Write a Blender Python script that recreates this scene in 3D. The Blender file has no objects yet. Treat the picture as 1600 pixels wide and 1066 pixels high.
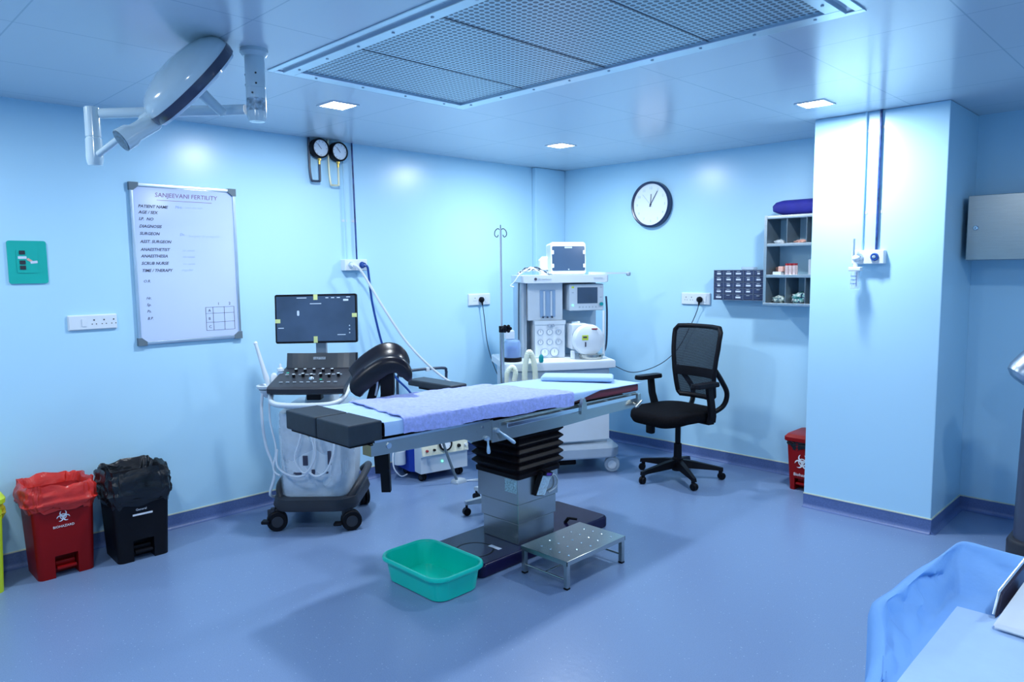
import bpy, bmesh, math, random
from mathutils import Vector, Matrix, noise as mnoise
random.seed(7)
C = bpy.context.scene.collection
PI = math.pi
V = Vector

# ------------------------------------------------------------------ materials
def nt_new(name):
    m = bpy.data.materials.new(name); m.use_nodes = True
    nt = m.node_tree
    b = nt.nodes['Principled BSDF']
    return m, nt, b
def setp(b, **k):
    for n, v in k.items():
        n = n.replace('_', ' ')
        if n in b.inputs: b.inputs[n].default_value = v
def mat(name, col, rough=0.5, metal=0.0, var=0.06, vscale=6.0, bump=0.0, bscale=60.0, coat=0.0, alpha=1.0, trans=0.0, emit=0.0, stretch=None, spec=0.5):
    m, nt, b = nt_new(name)
    L = nt.links
    tc = nt.nodes.new('ShaderNodeTexCoord')
    mp = nt.nodes.new('ShaderNodeMapping'); L.new(tc.outputs['Object'], mp.inputs['Vector'])
    if stretch: mp.inputs['Scale'].default_value = stretch
    nz = nt.nodes.new('ShaderNodeTexNoise'); nz.inputs['Scale'].default_value = vscale; nz.inputs['Detail'].default_value = 3
    L.new(mp.outputs['Vector'], nz.inputs['Vector'])
    r = nt.nodes.new('ShaderNodeValToRGB')
    c = col
    r.color_ramp.elements[0].position = 0.3; r.color_ramp.elements[1].position = 0.7
    r.color_ramp.elements[0].color = tuple(max(0, x * (1 - var)) for x in c) + (1,)
    r.color_ramp.elements[1].color = tuple(min(1, x * (1 + var)) for x in c) + (1,)
    L.new(nz.outputs['Fac'], r.inputs['Fac']); L.new(r.outputs['Color'], b.inputs['Base Color'])
    setp(b, Roughness=rough, Metallic=metal, Coat_Weight=coat, Alpha=alpha, Transmission_Weight=trans, Specular_IOR_Level=spec)
    b.inputs['Coat Roughness'].default_value = 0.1
    if bump:
        n2 = nt.nodes.new('ShaderNodeTexNoise'); n2.inputs['Scale'].default_value = bscale; n2.inputs['Detail'].default_value = 4
        L.new(mp.outputs['Vector'], n2.inputs['Vector'])
        bp = nt.nodes.new('ShaderNodeBump'); bp.inputs['Strength'].default_value = bump; bp.inputs['Distance'].default_value = 0.01
        L.new(n2.outputs['Fac'], bp.inputs['Height']); L.new(bp.outputs['Normal'], b.inputs['Normal'])
    if emit:
        b.inputs['Emission Color'].default_value = tuple(col) + (1,); b.inputs['Emission Strength'].default_value = emit
    return m

WALLC = (0.465, 0.748, 0.94)
m_wall = mat('wall_paint', WALLC, 0.28, var=0.012, vscale=1.5, spec=0.45)
m_white = mat('white_plastic', (0.70, 0.77, 0.84), 0.35, var=0.02)
m_white2 = mat('cream_plastic', (0.80, 0.80, 0.64), 0.4, var=0.03)
m_grey = mat('grey_plastic', (0.42, 0.50, 0.58), 0.45, var=0.03)
m_lgrey = mat('light_grey_plastic', (0.60, 0.68, 0.76), 0.4, var=0.03)
m_dgrey = mat('dark_grey_plastic', (0.035, 0.038, 0.048), 0.42, var=0.1, spec=0.25)
m_black = mat('black_plastic', (0.006, 0.006, 0.009), 0.45, var=0.2, spec=0.16)
m_rubber = mat('black_rubber', (0.005, 0.003, 0.005), 0.5, var=0.2, bump=0.1, spec=0.15)
m_steel = mat('brushed_steel', (0.50, 0.51, 0.48), 0.27, metal=1.0, var=0.035, vscale=8, stretch=(1, 1, 14))
m_steelshade = mat('shaded_steel_sheet', (0.20, 0.26, 0.31), 0.4, metal=0.6, var=0.1)  # rack steel again, darkened so the inside of the cells looks shaded
m_cap = mat('grey_corner_plastic', (0.13, 0.18, 0.22), 0.5, var=0.04, spec=0.3)
m_cab = mat('cabinet_steel', (0.36, 0.39, 0.39), 0.25, metal=1.0, var=0.05, vscale=5, stretch=(2, 2, 40))
m_steelh = mat('brushed_steel_sheet', (0.55, 0.59, 0.60), 0.27, metal=1.0, var=0.07, vscale=5, stretch=(2, 2, 40))
m_chrome = mat('chrome', (0.75, 0.80, 0.84), 0.12, metal=1.0, var=0.02)
m_alu = mat('aluminium', (0.62, 0.72, 0.80), 0.3, metal=0.9, var=0.04)
m_vinyl_pad = mat('dark_vinyl_pad', (0.030, 0.042, 0.058), 0.42, var=0.08, vscale=20, bump=0.05, spec=0.2)
m_maroon = mat('maroon_vinyl', (0.13, 0.008, 0.018), 0.35, var=0.1, bump=0.05)
m_navy = mat('navy_gloss_plastic', (0.010, 0.008, 0.050), 0.2, var=0.1, spec=0.3)
m_brass = mat('brass', (0.65, 0.45, 0.12), 0.3, metal=1.0, var=0.05)
m_cream_metal = mat('cream_plated_pipe', (0.75, 0.72, 0.52), 0.35, metal=0.3, var=0.05)
m_sheet = mat('light_blue_nonwoven', (0.42, 0.61, 0.90), 0.75, var=0.03, vscale=14, bump=0.12, bscale=90, spec=0.2)
m_sheet2 = mat('deep_blue_nonwoven', (0.20, 0.43, 0.84), 0.7, var=0.04, vscale=10, bump=0.1, bscale=70, spec=0.25)
m_towel = mat('periwinkle_underpad', (0.39, 0.46, 0.87), 0.85, var=0.13, vscale=55, bump=0.35, bscale=110, spec=0.1)
m_red = mat('red_plastic', (0.26, 0.003, 0.004), 0.4, var=0.05, spec=0.22)
m_redbag = mat('red_polythene', (0.60, 0.030, 0.022), 0.3, var=0.15, vscale=14, bump=0.5, bscale=22, spec=0.4)
m_blackbag = mat('black_polythene', (0.008, 0.009, 0.012), 0.27, var=0.3, bump=0.5, bscale=22, spec=0.4)
m_yellow = mat('yellow_plastic', (0.52, 0.66, 0.02), 0.4, var=0.05)
m_yellowbag = mat('yellow_polythene', (0.50, 0.40, 0.02), 0.28, var=0.2, vscale=20, bump=0.3, bscale=30)
m_green = mat('sea_green_plastic', (0.0, 0.62, 0.47), 0.28, var=0.03, spec=0.5)
m_teal = mat('teal_wall_plate', (0.0, 0.42, 0.36), 0.4, var=0.03)
m_ink = mat('black_ink', (0.05, 0.05, 0.09), 0.6)
m_inkp = mat('plum_marker_ink', (0.22, 0.12, 0.28), 0.6)
m_inkb = mat('blue_marker_ink', (0.30, 0.42, 0.88), 0.6)
m_inkf = mat('faded_blue_marker_ink', (0.48, 0.60, 0.92), 0.6)
m_inkw = mat('white_ink', (0.85, 0.85, 0.88), 0.6)
m_board = mat('whiteboard_enamel', (0.55, 0.66, 0.93), 0.12, var=0.015, vscale=2, spec=0.55)
m_dial = mat('dial_white', (0.80, 0.87, 0.95), 0.4, var=0.01)
m_navyrim = mat('navy_rim', (0.012, 0.03, 0.09), 0.3, var=0.05)
m_screen = mat('dark_screen', (0.035, 0.06, 0.12), 0.08, var=0.35, vscale=3, coat=1.0)
m_screen2 = mat('slate_screen', (0.045, 0.085, 0.16), 0.15, var=0.1, vscale=3, coat=0.5)
m_tape = mat('yellow_green_tape', (0.62, 0.70, 0.30), 0.5, var=0.1)
m_hoseb = mat('blue_hose_rubber', (0.01, 0.06, 0.30), 0.35)
m_hosew = mat('white_hose_rubber', (0.72, 0.78, 0.86), 0.35)
m_cream_hose = mat('cream_corrugated_hose', (0.80, 0.86, 0.70), 0.4, var=0.05)
m_cable = mat('dark_cable', (0.03, 0.05, 0.09), 0.4)
m_mesh = None
m_bluebag = mat('royal_blue_fabric', (0.018, 0.018, 0.26), 0.6, var=0.15, vscale=10, bump=0.2, bscale=30)
m_bluep = mat('blue_plastic', (0.01, 0.05, 0.42), 0.35)
m_green_led = mat('green_light', (0.1, 1.0, 0.45), 0.4, emit=3.0)
m_ygreen = mat('lime_print', (0.60, 0.72, 0.06), 0.5)
m_pink = mat('salmon_packet', (0.75, 0.42, 0.35), 0.5, var=0.1)
m_redcap = mat('dark_red_cap', (0.35, 0.02, 0.03), 0.4)
m_vial = mat('vial_label', (0.62, 0.50, 0.52), 0.4, var=0.2, vscale=40)
m_organ = mat('organizer_drawer_blue_grey', (0.040, 0.060, 0.13), 0.35, var=0.1, spec=0.3)
m_organ_f = mat('organizer_frame', (0.11, 0.15, 0.24), 0.4)
m_label = mat('paper_label', (0.62, 0.70, 0.82), 0.6, var=0.05, vscale=60)
m_poly = mat('clear_wrap', (0.70, 0.80, 0.92), 0.2, alpha=0.35, var=0.1, vscale=20, bump=0.5, bscale=22)
m_clearblue = mat('clear_blue_canister', (0.35, 0.55, 0.90), 0.08, alpha=0.55, var=0.1)
m_glow = mat('led_diffuser', (0.93, 0.97, 1.0), 0.5, emit=22.0)
m_lampglass = mat('lamp_glass', (0.70, 0.82, 0.92), 0.08, var=0.03, coat=0.6)
m_pealite = mat('lamp_shell_white', (0.52, 0.66, 0.74), 0.16, var=0.02, coat=0.6)
m_lampblack = mat('lamp_band', (0.035, 0.045, 0.09), 0.25, var=0.1, coat=0.3)
m_trimcream = mat('cream_cove_strip', (0.62, 0.66, 0.52), 0.5)
m_tealglass = mat('teal_plastic', (0.0, 0.30, 0.33), 0.3)

def mix_noise_pack(name, cols, scale):
    m, nt, b = nt_new(name); L = nt.links
    tc = nt.nodes.new('ShaderNodeTexCoord')
    vo = nt.nodes.new('ShaderNodeTexVoronoi'); vo.inputs['Scale'].default_value = scale
    L.new(tc.outputs['Object'], vo.inputs['Vector'])
    r = nt.nodes.new('ShaderNodeValToRGB'); r.color_ramp.interpolation = 'CONSTANT'
    sp = nt.nodes.new('ShaderNodeSeparateColor'); L.new(vo.outputs['Color'], sp.inputs['Color'])
    while len(r.color_ramp.elements) < len(cols): r.color_ramp.elements.new(0.5)
    for i, c in enumerate(cols):
        e = r.color_ramp.elements[i]; e.position = i / len(cols); e.color = c + (1,)
    L.new(sp.outputs['Red'], r.inputs['Fac']); L.new(r.outputs['Color'], b.inputs['Base Color'])
    setp(b, Roughness=0.25)
    return m
m_pack = mix_noise_pack('foil_packets', [(0.62, 0.75, 0.72), (0.05, 0.25, 0.25), (0.80, 0.86, 0.86), (0.03, 0.09, 0.16), (0.25, 0.50, 0.50)], 55)
m_pack2 = mix_noise_pack('grey_packets', [(0.40, 0.50, 0.48), (0.10, 0.18, 0.22), (0.62, 0.70, 0.66), (0.20, 0.30, 0.30)], 60)

def floor_mat():
    m, nt, b = nt_new('speckled_vinyl_floor'); L = nt.links
    tc = nt.nodes.new('ShaderNodeTexCoord')
    nz = nt.nodes.new('ShaderNodeTexNoise'); nz.inputs['Scale'].default_value = 260; nz.inputs['Detail'].default_value = 2
    L.new(tc.outputs['Object'], nz.inputs['Vector'])
    r = nt.nodes.new('ShaderNodeValToRGB'); e = r.color_ramp.elements
    e[0].position = 0.3; e[0].color = (0.150, 0.235, 0.420, 1); e[1].position = 0.7; e[1].color = (0.200, 0.300, 0.500, 1)
    L.new(nz.outputs['Fac'], r.inputs['Fac'])
    vo = nt.nodes.new('ShaderNodeTexVoronoi'); vo.inputs['Scale'].default_value = 55
    L.new(tc.outputs['Object'], vo.inputs['Vector'])
    lt = nt.nodes.new('ShaderNodeMath'); lt.operation = 'LESS_THAN'; lt.inputs[1].default_value = 0.13
    L.new(vo.outputs['Distance'], lt.inputs[0])
    sc = nt.nodes.new('ShaderNodeSeparateColor'); L.new(vo.outputs['Color'], sc.inputs['Color'])
    g = nt.nodes.new('ShaderNodeMath'); g.operation = 'GREATER_THAN'; g.inputs[1].default_value = 0.72; L.new(sc.outputs['Green'], g.inputs[0])
    mu = nt.nodes.new('ShaderNodeMath'); mu.operation = 'MULTIPLY'; L.new(lt.outputs[0], mu.inputs[0]); L.new(g.outputs[0], mu.inputs[1])
    mx = nt.nodes.new('ShaderNodeMix'); mx.data_type = 'RGBA'
    L.new(mu.outputs[0], mx.inputs['Factor']); L.new(r.outputs['Color'], mx.inputs['A']); mx.inputs['B'].default_value = (0.38, 0.48, 0.66, 1)
    L.new(mx.outputs['Result'], b.inputs['Base Color'])
    n2 = nt.nodes.new('ShaderNodeTexNoise'); n2.inputs['Scale'].default_value = 40
    L.new(tc.outputs['Object'], n2.inputs['Vector'])
    bp = nt.nodes.new('ShaderNodeBump'); bp.inputs['Strength'].default_value = 0.05; bp.inputs['Distance'].default_value = 0.01
    L.new(n2.outputs['Fac'], bp.inputs['Height']); L.new(bp.outputs['Normal'], b.inputs['Normal'])
    setp(b, Roughness=0.30, Specular_IOR_Level=0.5)
    return m
m_floor = floor_mat()
m_skirt = mat('skirting_vinyl', (0.10, 0.16, 0.36), 0.4, var=0.12, vscale=120)

def mod_line(nt, sock, off, per, wid):
    """1 inside a thin joint line repeated every per metres"""
    L = nt.links
    a = nt.nodes.new('ShaderNodeMath'); a.operation = 'SUBTRACT'; L.new(sock, a.inputs[0]); a.inputs[1].default_value = off - wid / 2
    d = nt.nodes.new('ShaderNodeMath'); d.operation = 'FLOORED_MODULO'; L.new(a.outputs[0], d.inputs[0]); d.inputs[1].default_value = per
    c = nt.nodes.new('ShaderNodeMath'); c.operation = 'LESS_THAN'; L.new(d.outputs[0], c.inputs[0]); c.inputs[1].default_value = wid
    return c.outputs[0]
def ceiling_mat():
    m, nt, b = nt_new('ceiling_panels'); L = nt.links
    tc = nt.nodes.new('ShaderNodeTexCoord'); s = nt.nodes.new('ShaderNodeSeparateXYZ'); L.new(tc.outputs['Object'], s.inputs[0])
    a = mod_line(nt, s.outputs['X'], 0.14, 0.60, 0.006); c = mod_line(nt, s.outputs['Y'], -0.29, 0.605, 0.006)
    mx = nt.nodes.new('ShaderNodeMath'); mx.operation = 'MAXIMUM'; L.new(a, mx.inputs[0]); L.new(c, mx.inputs[1])
    mi = nt.nodes.new('ShaderNodeMix'); mi.data_type = 'RGBA'; L.new(mx.outputs[0], mi.inputs['Factor'])
    mi.inputs['A'].default_value = (0.64, 0.73, 0.81, 1); mi.inputs['B'].default_value = (0.46, 0.57, 0.67, 1)
    L.new(mi.outputs['Result'], b.inputs['Base Color'])
    setp(b, Roughness=0.2, Specular_IOR_Level=0.5)
    return m
m_ceil = ceiling_mat()
def perf_mat():
    m, nt, b = nt_new('perforated_aluminium'); L = nt.links
    tc = nt.nodes.new('ShaderNodeTexCoord'); s = nt.nodes.new('ShaderNodeSeparateXYZ'); L.new(tc.outputs['Object'], s.inputs[0])
    p = 0.026
    sq = []
    for ax in 'XY':
        d = nt.nodes.new('ShaderNodeMath'); d.operation = 'FLOORED_MODULO'; L.new(s.outputs[ax], d.inputs[0]); d.inputs[1].default_value = p
        a = nt.nodes.new('ShaderNodeMath'); a.operation = 'SUBTRACT'; L.new(d.outputs[0], a.inputs[0]); a.inputs[1].default_value = p / 2
        q = nt.nodes.new('ShaderNodeMath'); q.operation = 'MULTIPLY'; L.new(a.outputs[0], q.inputs[0]); L.new(a.outputs[0], q.inputs[1]); sq.append(q)
    ad = nt.nodes.new('ShaderNodeMath'); ad.operation = 'ADD'; L.new(sq[0].outputs[0], ad.inputs[0]); L.new(sq[1].outputs[0], ad.inputs[1])
    lt = nt.nodes.new('ShaderNodeMath'); lt.operation = 'LESS_THAN'; L.new(ad.outputs[0], lt.inputs[0]); lt.inputs[1].default_value = (p * 0.37) ** 2
    mi = nt.nodes.new('ShaderNodeMix'); mi.data_type = 'RGBA'; L.new(lt.outputs[0], mi.inputs['Factor'])
    mi.inputs['A'].default_value = (0.44, 0.58, 0.68, 1); mi.inputs['B'].default_value = (0.045, 0.08, 0.13, 1)
    L.new(mi.outputs['Result'], b.inputs['Base Color'])
    mm = nt.nodes.new('ShaderNodeMath'); mm.operation = 'MULTIPLY_ADD'; L.new(lt.outputs[0], mm.inputs[0]); mm.inputs[1].default_value = -0.5; mm.inputs[2].default_value = 0.5
    L.new(mm.outputs[0], b.inputs['Metallic'])
    setp(b, Roughness=0.32)
    return m
m_perf = perf_mat()
def chair_mesh_mat():
    m, nt, b = nt_new('black_net_fabric'); L = nt.links
    tc = nt.nodes.new('ShaderNodeTexCoord'); s = nt.nodes.new('ShaderNodeSeparateXYZ'); L.new(tc.outputs['Object'], s.inputs[0])
    d = nt.nodes.new('ShaderNodeMath'); d.operation = 'FLOORED_MODULO'; L.new(s.outputs['Z'], d.inputs[0]); d.inputs[1].default_value = 0.008
    lt = nt.nodes.new('ShaderNodeMath'); lt.operation = 'LESS_THAN'; L.new(d.outputs[0], lt.inputs[0]); lt.inputs[1].default_value = 0.002
    ma = nt.nodes.new('ShaderNodeMath'); ma.operation = 'MULTIPLY_ADD'; L.new(lt.outputs[0], ma.inputs[0]); ma.inputs[1].default_value = -0.25; ma.inputs[2].default_value = 0.97
    L.new(ma.outputs[0], b.inputs['Alpha'])
    b.inputs['Base Color'].default_value = (0.012, 0.015, 0.024, 1); setp(b, Roughness=0.7, Specular_IOR_Level=0.15)
    return m
m_mesh = chair_mesh_mat()

# ------------------------------------------------------------------ mesh builder
class MB:
    def __init__(s): s.b = bmesh.new(); s.mats = []
    def mi(s, m):
        if m is None: return 0
        if m not in s.mats: s.mats.append(m)
        return s.mats.index(m)
    def add(s, tmp, M=None, m=None):
        if M is not None: bmesh.ops.transform(tmp, matrix=M, verts=tmp.verts)
        i = s.mi(m)
        vm = {}
        for v in tmp.verts: vm[v] = s.b.verts.new(v.co)
        for f in tmp.faces:
            try:
                g = s.b.faces.new([vm[v] for v in f.verts]); g.material_index = i
            except ValueError: pass
        tmp.free(); return s
    def box(s, x0, x1, y0, y1, z0, z1, bev=0.0, seg=2, M=None, m=None):
        t = bmesh.new(); bmesh.ops.create_cube(t, size=1)
        sx, sy, sz = abs(x1 - x0), abs(y1 - y0), abs(z1 - z0)
        for v in t.verts: v.co = V((v.co.x * sx + (x0 + x1) / 2, v.co.y * sy + (y0 + y1) / 2, v.co.z * sz + (z0 + z1) / 2))
        if bev: bmesh.ops.bevel(t, geom=t.edges[:], offset=min(bev, 0.49 * min(sx, sy, sz)), segments=seg, affect='EDGES', profile=0.5)
        return s.add(t, M, m)
    def loft(s, loops, cap=True, M=None, m=None, closed=True):
        t = bmesh.new(); rows = [[t.verts.new(p) for p in l] for l in loops]
        n = len(rows[0])
        for a, b in zip(rows, rows[1:]):
            for i in range(n if closed else n - 1):
                j = (i + 1) % n
                try: t.faces.new((a[i], a[j], b[j], b[i]))
                except ValueError: pass
        if cap and closed:
            for r in (rows[0][::-1], rows[-1]):
                try: t.faces.new(r)
                except ValueError: pass
        bmesh.ops.recalc_face_normals(t, faces=t.faces[:])
        return s.add(t, M, m)
    def cyl(s, p0, p1, r0, r1=None, seg=24, M=None, m=None, bev=0.0):
        p0, p1 = V(p0), V(p1); r1 = r0 if r1 is None else r1
        d = (p1 - p0); ln = d.length; d.normalize()
        u = d.orthogonal().normalized(); w = d.cross(u)
        ring = lambda c, r: [c + (u * math.cos(a) + w * math.sin(a)) * r for a in [2 * PI * k / seg for k in range(seg)]]
        if bev: loops = [ring(p0, r0 - bev), ring(p0 + d * bev, r0), ring(p1 - d * bev, r1), ring(p1, r1 - bev)]
        else: loops = [ring(p0, r0), ring(p1, r1)]
        return s.loft(loops, True, M, m)
    def lathe(s, prof, org=(0, 0, 0), ax=(0, 0, 1), seg=32, M=None, m=None):
        o = V(org); d = V(ax).normalized(); u = d.orthogonal().normalized(); w = d.cross(u)
        loops = [[o + d * z + (u * math.cos(a) + w * math.sin(a)) * max(r, 1e-4) for a in [2 * PI * k / seg for k in range(seg)]] for r, z in prof]
        return s.loft(loops, True, M, m)
    def tube(s, pts, r, seg=8, sub=6, M=None, m=None, corr=0.0, ncorr=0):
        P = [V(p) for p in pts]
        if sub > 1 and len(P) > 2:
            Q = []
            for i in range(len(P) - 1):
                p0, p1, p2, p3 = P[max(i - 1, 0)], P[i], P[i + 1], P[min(i + 2, len(P) - 1)]
                for k in range(sub):
                    t = k / sub; t2 = t * t; t3 = t2 * t
                    Q.append(0.5 * ((2 * p1) + (p2 - p0) * t + (2 * p0 - 5 * p1 + 4 * p2 - p3) * t2 + (3 * p1 - p0 - 3 * p2 + p3) * t3))
            Q.append(P[-1]); P = Q
        loops = []; u = None
        for i, p in enumerate(P):
            d = (P[min(i + 1, len(P) - 1)] - P[max(i - 1, 0)]).normalized()
            if u is None: u = d.orthogonal().normalized()
            else: u = (u - d * u.dot(d)).normalized()
            w = d.cross(u); rr = r + (corr if (corr and i % 2) else 0)
            loops.append([p + (u * math.cos(a) + w * math.sin(a)) * rr for a in [2 * PI * k / seg for k in range(seg)]])
        return s.loft(loops, True, M, m)
    def prism(s, out, a, b, fn, M=None, m=None):
        """outline in 2D mapped by fn(u,v,t) for t=a and t=b"""
        return s.loft([[V(fn(u, v, a)) for u, v in out], [V(fn(u, v, b)) for u, v in out]], True, M, m)
    def grid(s, fn, nu, nv, M=None, m=None, thick=0.0):
        t = bmesh.new(); g = [[t.verts.new(fn(i / nu, j / nv)) for j in range(nv + 1)] for i in range(nu + 1)]
        for i in range(nu):
            for j in range(nv): t.faces.new((g[i][j], g[i + 1][j], g[i + 1][j + 1], g[i][j + 1]))
        if thick:
            bmesh.ops.recalc_face_normals(t, faces=t.faces[:])
            bmesh.ops.solidify(t, geom=t.faces[:], thickness=thick)
        return s.add(t, M, m)
    def ball(s, c, r, sc=(1, 1, 1), M=None, m=None, seg=20):
        t = bmesh.new(); bmesh.ops.create_uvsphere(t, u_segments=seg, v_segments=seg // 2, radius=r)
        for v in t.verts: v.co = V((v.co.x * sc[0] + c[0], v.co.y * sc[1] + c[1], v.co.z * sc[2] + c[2]))
        return s.add(t, M, m)
    def obj(s, name, m=None, parent=None, smooth=40):
        me = bpy.data.meshes.new(name)
        bmesh.ops.remove_doubles(s.b, verts=s.b.verts[:], dist=1e-6)
        s.b.to_mesh(me); s.b.free()
        for x in (s.mats if (s.mats and None not in s.mats) else [m]): me.materials.append(x)
        if smooth:
            for p in me.polygons: p.use_smooth = True
            me.set_sharp_from_angle(angle=math.radians(smooth))
        o = bpy.data.objects.new(name, me); C.objects.link(o)
        if smooth:
            wn = o.modifiers.new('weighted_normal', 'WEIGHTED_NORMAL'); wn.keep_sharp = True; wn.weight = 80
        if parent: o.parent = parent
        return o

def rr(w, d, r, n=5, z=0.0, cx=0.0, cy=0.0):
    r = min(r, w / 2 - 1e-4, d / 2 - 1e-4); P = []
    for sx, sy, a0 in ((1, 1, 0), (-1, 1, 90), (-1, -1, 180), (1, -1, 270)):
        for k in range(n + 1):
            a = math.radians(a0 + 90 * k / n)
            P.append(V((cx + sx * (w / 2 - r) + r * math.cos(a), cy + sy * (d / 2 - r) + r * math.sin(a), z)))
    return P
def rr2(w, h, r, n=5): return [(p.x, p.y) for p in rr(w, h, r, n)]
def thing(name, label, cat, loc=(0, 0, 0), rz=0.0, group=None):
    o = bpy.data.objects.new(name, None); o.empty_display_size = 0.1; C.objects.link(o)
    o.location = loc; o.rotation_euler = (0, 0, rz); o['label'] = label; o['category'] = cat
    if group: o['group'] = group
    return o
def tag(o, label, cat, group=None):
    o['label'] = label; o['category'] = cat
    if group: o['group'] = group
    return o
def struct(o): o['kind'] = 'structure'; return o
def text_obj(s, size, org, X, Y, m, parent=None, name='writing', shear=0.0, align='LEFT', ext=0.0006, bold=0.0):
    cu = bpy.data.curves.new(name, 'FONT'); cu.body = s; cu.size = size; cu.shear = shear; cu.align_x = align
    cu.extrude = ext; cu.offset = bold; cu.resolution_u = 2
    t = bpy.data.objects.new('tmp', cu); C.objects.link(t)
    dg = bpy.context.evaluated_depsgraph_get(); dg.update()
    me = bpy.data.meshes.new_from_object(t.evaluated_get(dg))
    bpy.data.objects.remove(t, do_unlink=True)
    X, Y = V(X).normalized(), V(Y).normalized(); Z = X.cross(Y)
    M = Matrix((X, Y, Z)).transposed().to_4x4(); M.translation = V(org)
    me.transform(M); me.materials.clear(); me.materials.append(m); me.name = name
    o = bpy.data.objects.new(name, me); C.objects.link(o)
    if parent: o.parent = parent
    return o
def frame(org, X, Y):
    X, Y = V(X).normalized(), V(Y).normalized(); Z = X.cross(Y)
    M = Matrix((X, Y, Z)).transposed().to_4x4(); M.translation = V(org); return M
def plate(mb, cx, cy, w, h, r, t0, t1, M=None, m=None):
    """rounded plate in frame xy plane, thickness t0..t1 along z"""
    return mb.loft([rr(w, h, r, 4, t0, cx, cy), rr(w, h, r, 4, t1, cx, cy)], True, M, m)
def arc_band(mb, cx, cy, r0, r1, a0, a1, z, M, m=None, n=24, taper=False, th=0.0008):
    A, B = [], []
    for k in range(n + 1):
        t = k / n; a = a0 + (a1 - a0) * t
        w = (r1 - r0) * (math.sin(PI * t) ** 0.6 if taper else 1.0); mid = (r0 + r1) / 2
        A.append((cx + (mid - w / 2) * math.cos(a), cy + (mid - w / 2) * math.sin(a))); B.append((cx + (mid + w / 2) * math.cos(a), cy + (mid + w / 2) * math.sin(a)))
    t = bmesh.new()
    a = [t.verts.new((x, y, z)) for x, y in A]; b = [t.verts.new((x, y, z)) for x, y in B]
    for k in range(n):
        try: t.faces.new((a[k], b[k], b[k + 1], a[k + 1]))
        except ValueError: pass
    return mb.add(t, M, m)
def biohazard(M, R, m, parent, name='biohazard_symbol'):
    """three open crescents around a small ring, radius R overall"""
    mb = MB()
    d = R * 0.46; r = R * 0.42
    for k in range(3):
        a = PI / 2 + k * 2 * PI / 3
        cx, cy = d * math.cos(a), d * math.sin(a)
        arc_band(mb, cx * 1.12, cy * 1.12, r * 0.72, r * 1.22, a + math.radians(32), a + math.radians(328), 0.0, M, taper=True)
    arc_band(mb, 0, 0, R * 0.34, R * 0.45, 0, 2 * PI, 0.0004, M, n=36)
    return mb.obj(name, m, parent, smooth=0)

# ------------------------------------------------------------------ room
H = 2.443; XR = 5.9; YF = -6.6; CX0, CX1, CY = 2.595, 3.334, -0.618
struct(MB().box(0, XR, YF, 0, -0.05, 0).obj('floor', m_floor, smooth=0))
# ceiling with an opening for the supply-air grille
VX0, VX1, VY0, VY1 = 1.42, 3.46, -3.53, -2.47
cb = MB()
for a in ((0, VX0, YF, 0), (VX1, XR, YF, 0), (VX0, VX1, YF, VY0), (VX0, VX1, VY1, 0)): cb.box(a[0], a[1], a[2], a[3], H, H + 0.05)
struct(cb.obj('ceiling', m_ceil, smooth=0))
struct(MB().box(-0.1, 0, YF, 0, 0, H).obj('wall_left', m_wall, smooth=0))
struct(MB().box(0, 0.05, -0.40, 0, 0, H, bev=0.012).obj('wall_corner', m_wall))
struct(MB().box(-0.1, XR + 0.1, 0, 0.1, 0, H).obj('wall_back', m_wall, smooth=0))
struct(MB().box(XR, XR + 0.1, YF, 0, 0, H).obj('wall_right', m_wall, smooth=0))
struct(MB().box(-0.1, XR + 0.1, YF - 0.1, YF, 0, H).obj('wall_front', m_wall, smooth=0))
struct(MB().box(CX0, CX1, CY, 0, 0, H, bev=0.008, seg=2).obj('wall_pillar', m_wall))
HB = 0.092
def skirt(name, p0, p1, n):
    """coved vinyl skirting along p0-p1 with outward normal n"""
    p0, p1, n = V((*p0, 0)), V((*p1, 0)), V((*n, 0))
    prof = [(0.0, 0.0), (0.028, 0.0005)] + [(0.028 - 0.025 * math.sin(a), 0.028 - 0.0275 * math.cos(a)) for a in [PI / 12 * k for k in range(1, 7)]] + [(0.003, HB - 0.007), (0.0, HB - 0.007)]
    mb = MB(); mb.loft([[p0 + n * u + V((0, 0, v)) for u, v in prof], [p1 + n * u + V((0, 0, v)) for u, v in prof]])
    o = struct(mb.obj(name, m_skirt))
    st = MB(); pr2 = [(0, HB - 0.007), (0.005, HB - 0.007), (0.004, HB), (0, HB)]
    st.loft([[p0 + n * u + V((0, 0, v)) for u, v in pr2], [p1 + n * u + V((0, 0, v)) for u, v in pr2]])
    st.obj('cove_strip', m_trimcream, o, smooth=0)
skirt('baseboard_left', (0, YF), (0, -0.4), (1, 0))
skirt('baseboard_corner', (0.05, -0.4), (0.05, 0), (1, 0))
skirt('baseboard_back', (0.05, 0), (CX0, 0), (0, -1))
skirt('baseboard_pillar', (CX0, CY), (CX1, CY), (0, -1))
skirt('baseboard_pillar_side', (CX1, CY - 0.004), (CX1, 0), (1, 0))
skirt('baseboard_back_right', (CX1, 0), (XR, 0), (0, -1))
skirt('baseboard_right', (XR, YF), (XR, 0), (-1, 0))

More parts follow.
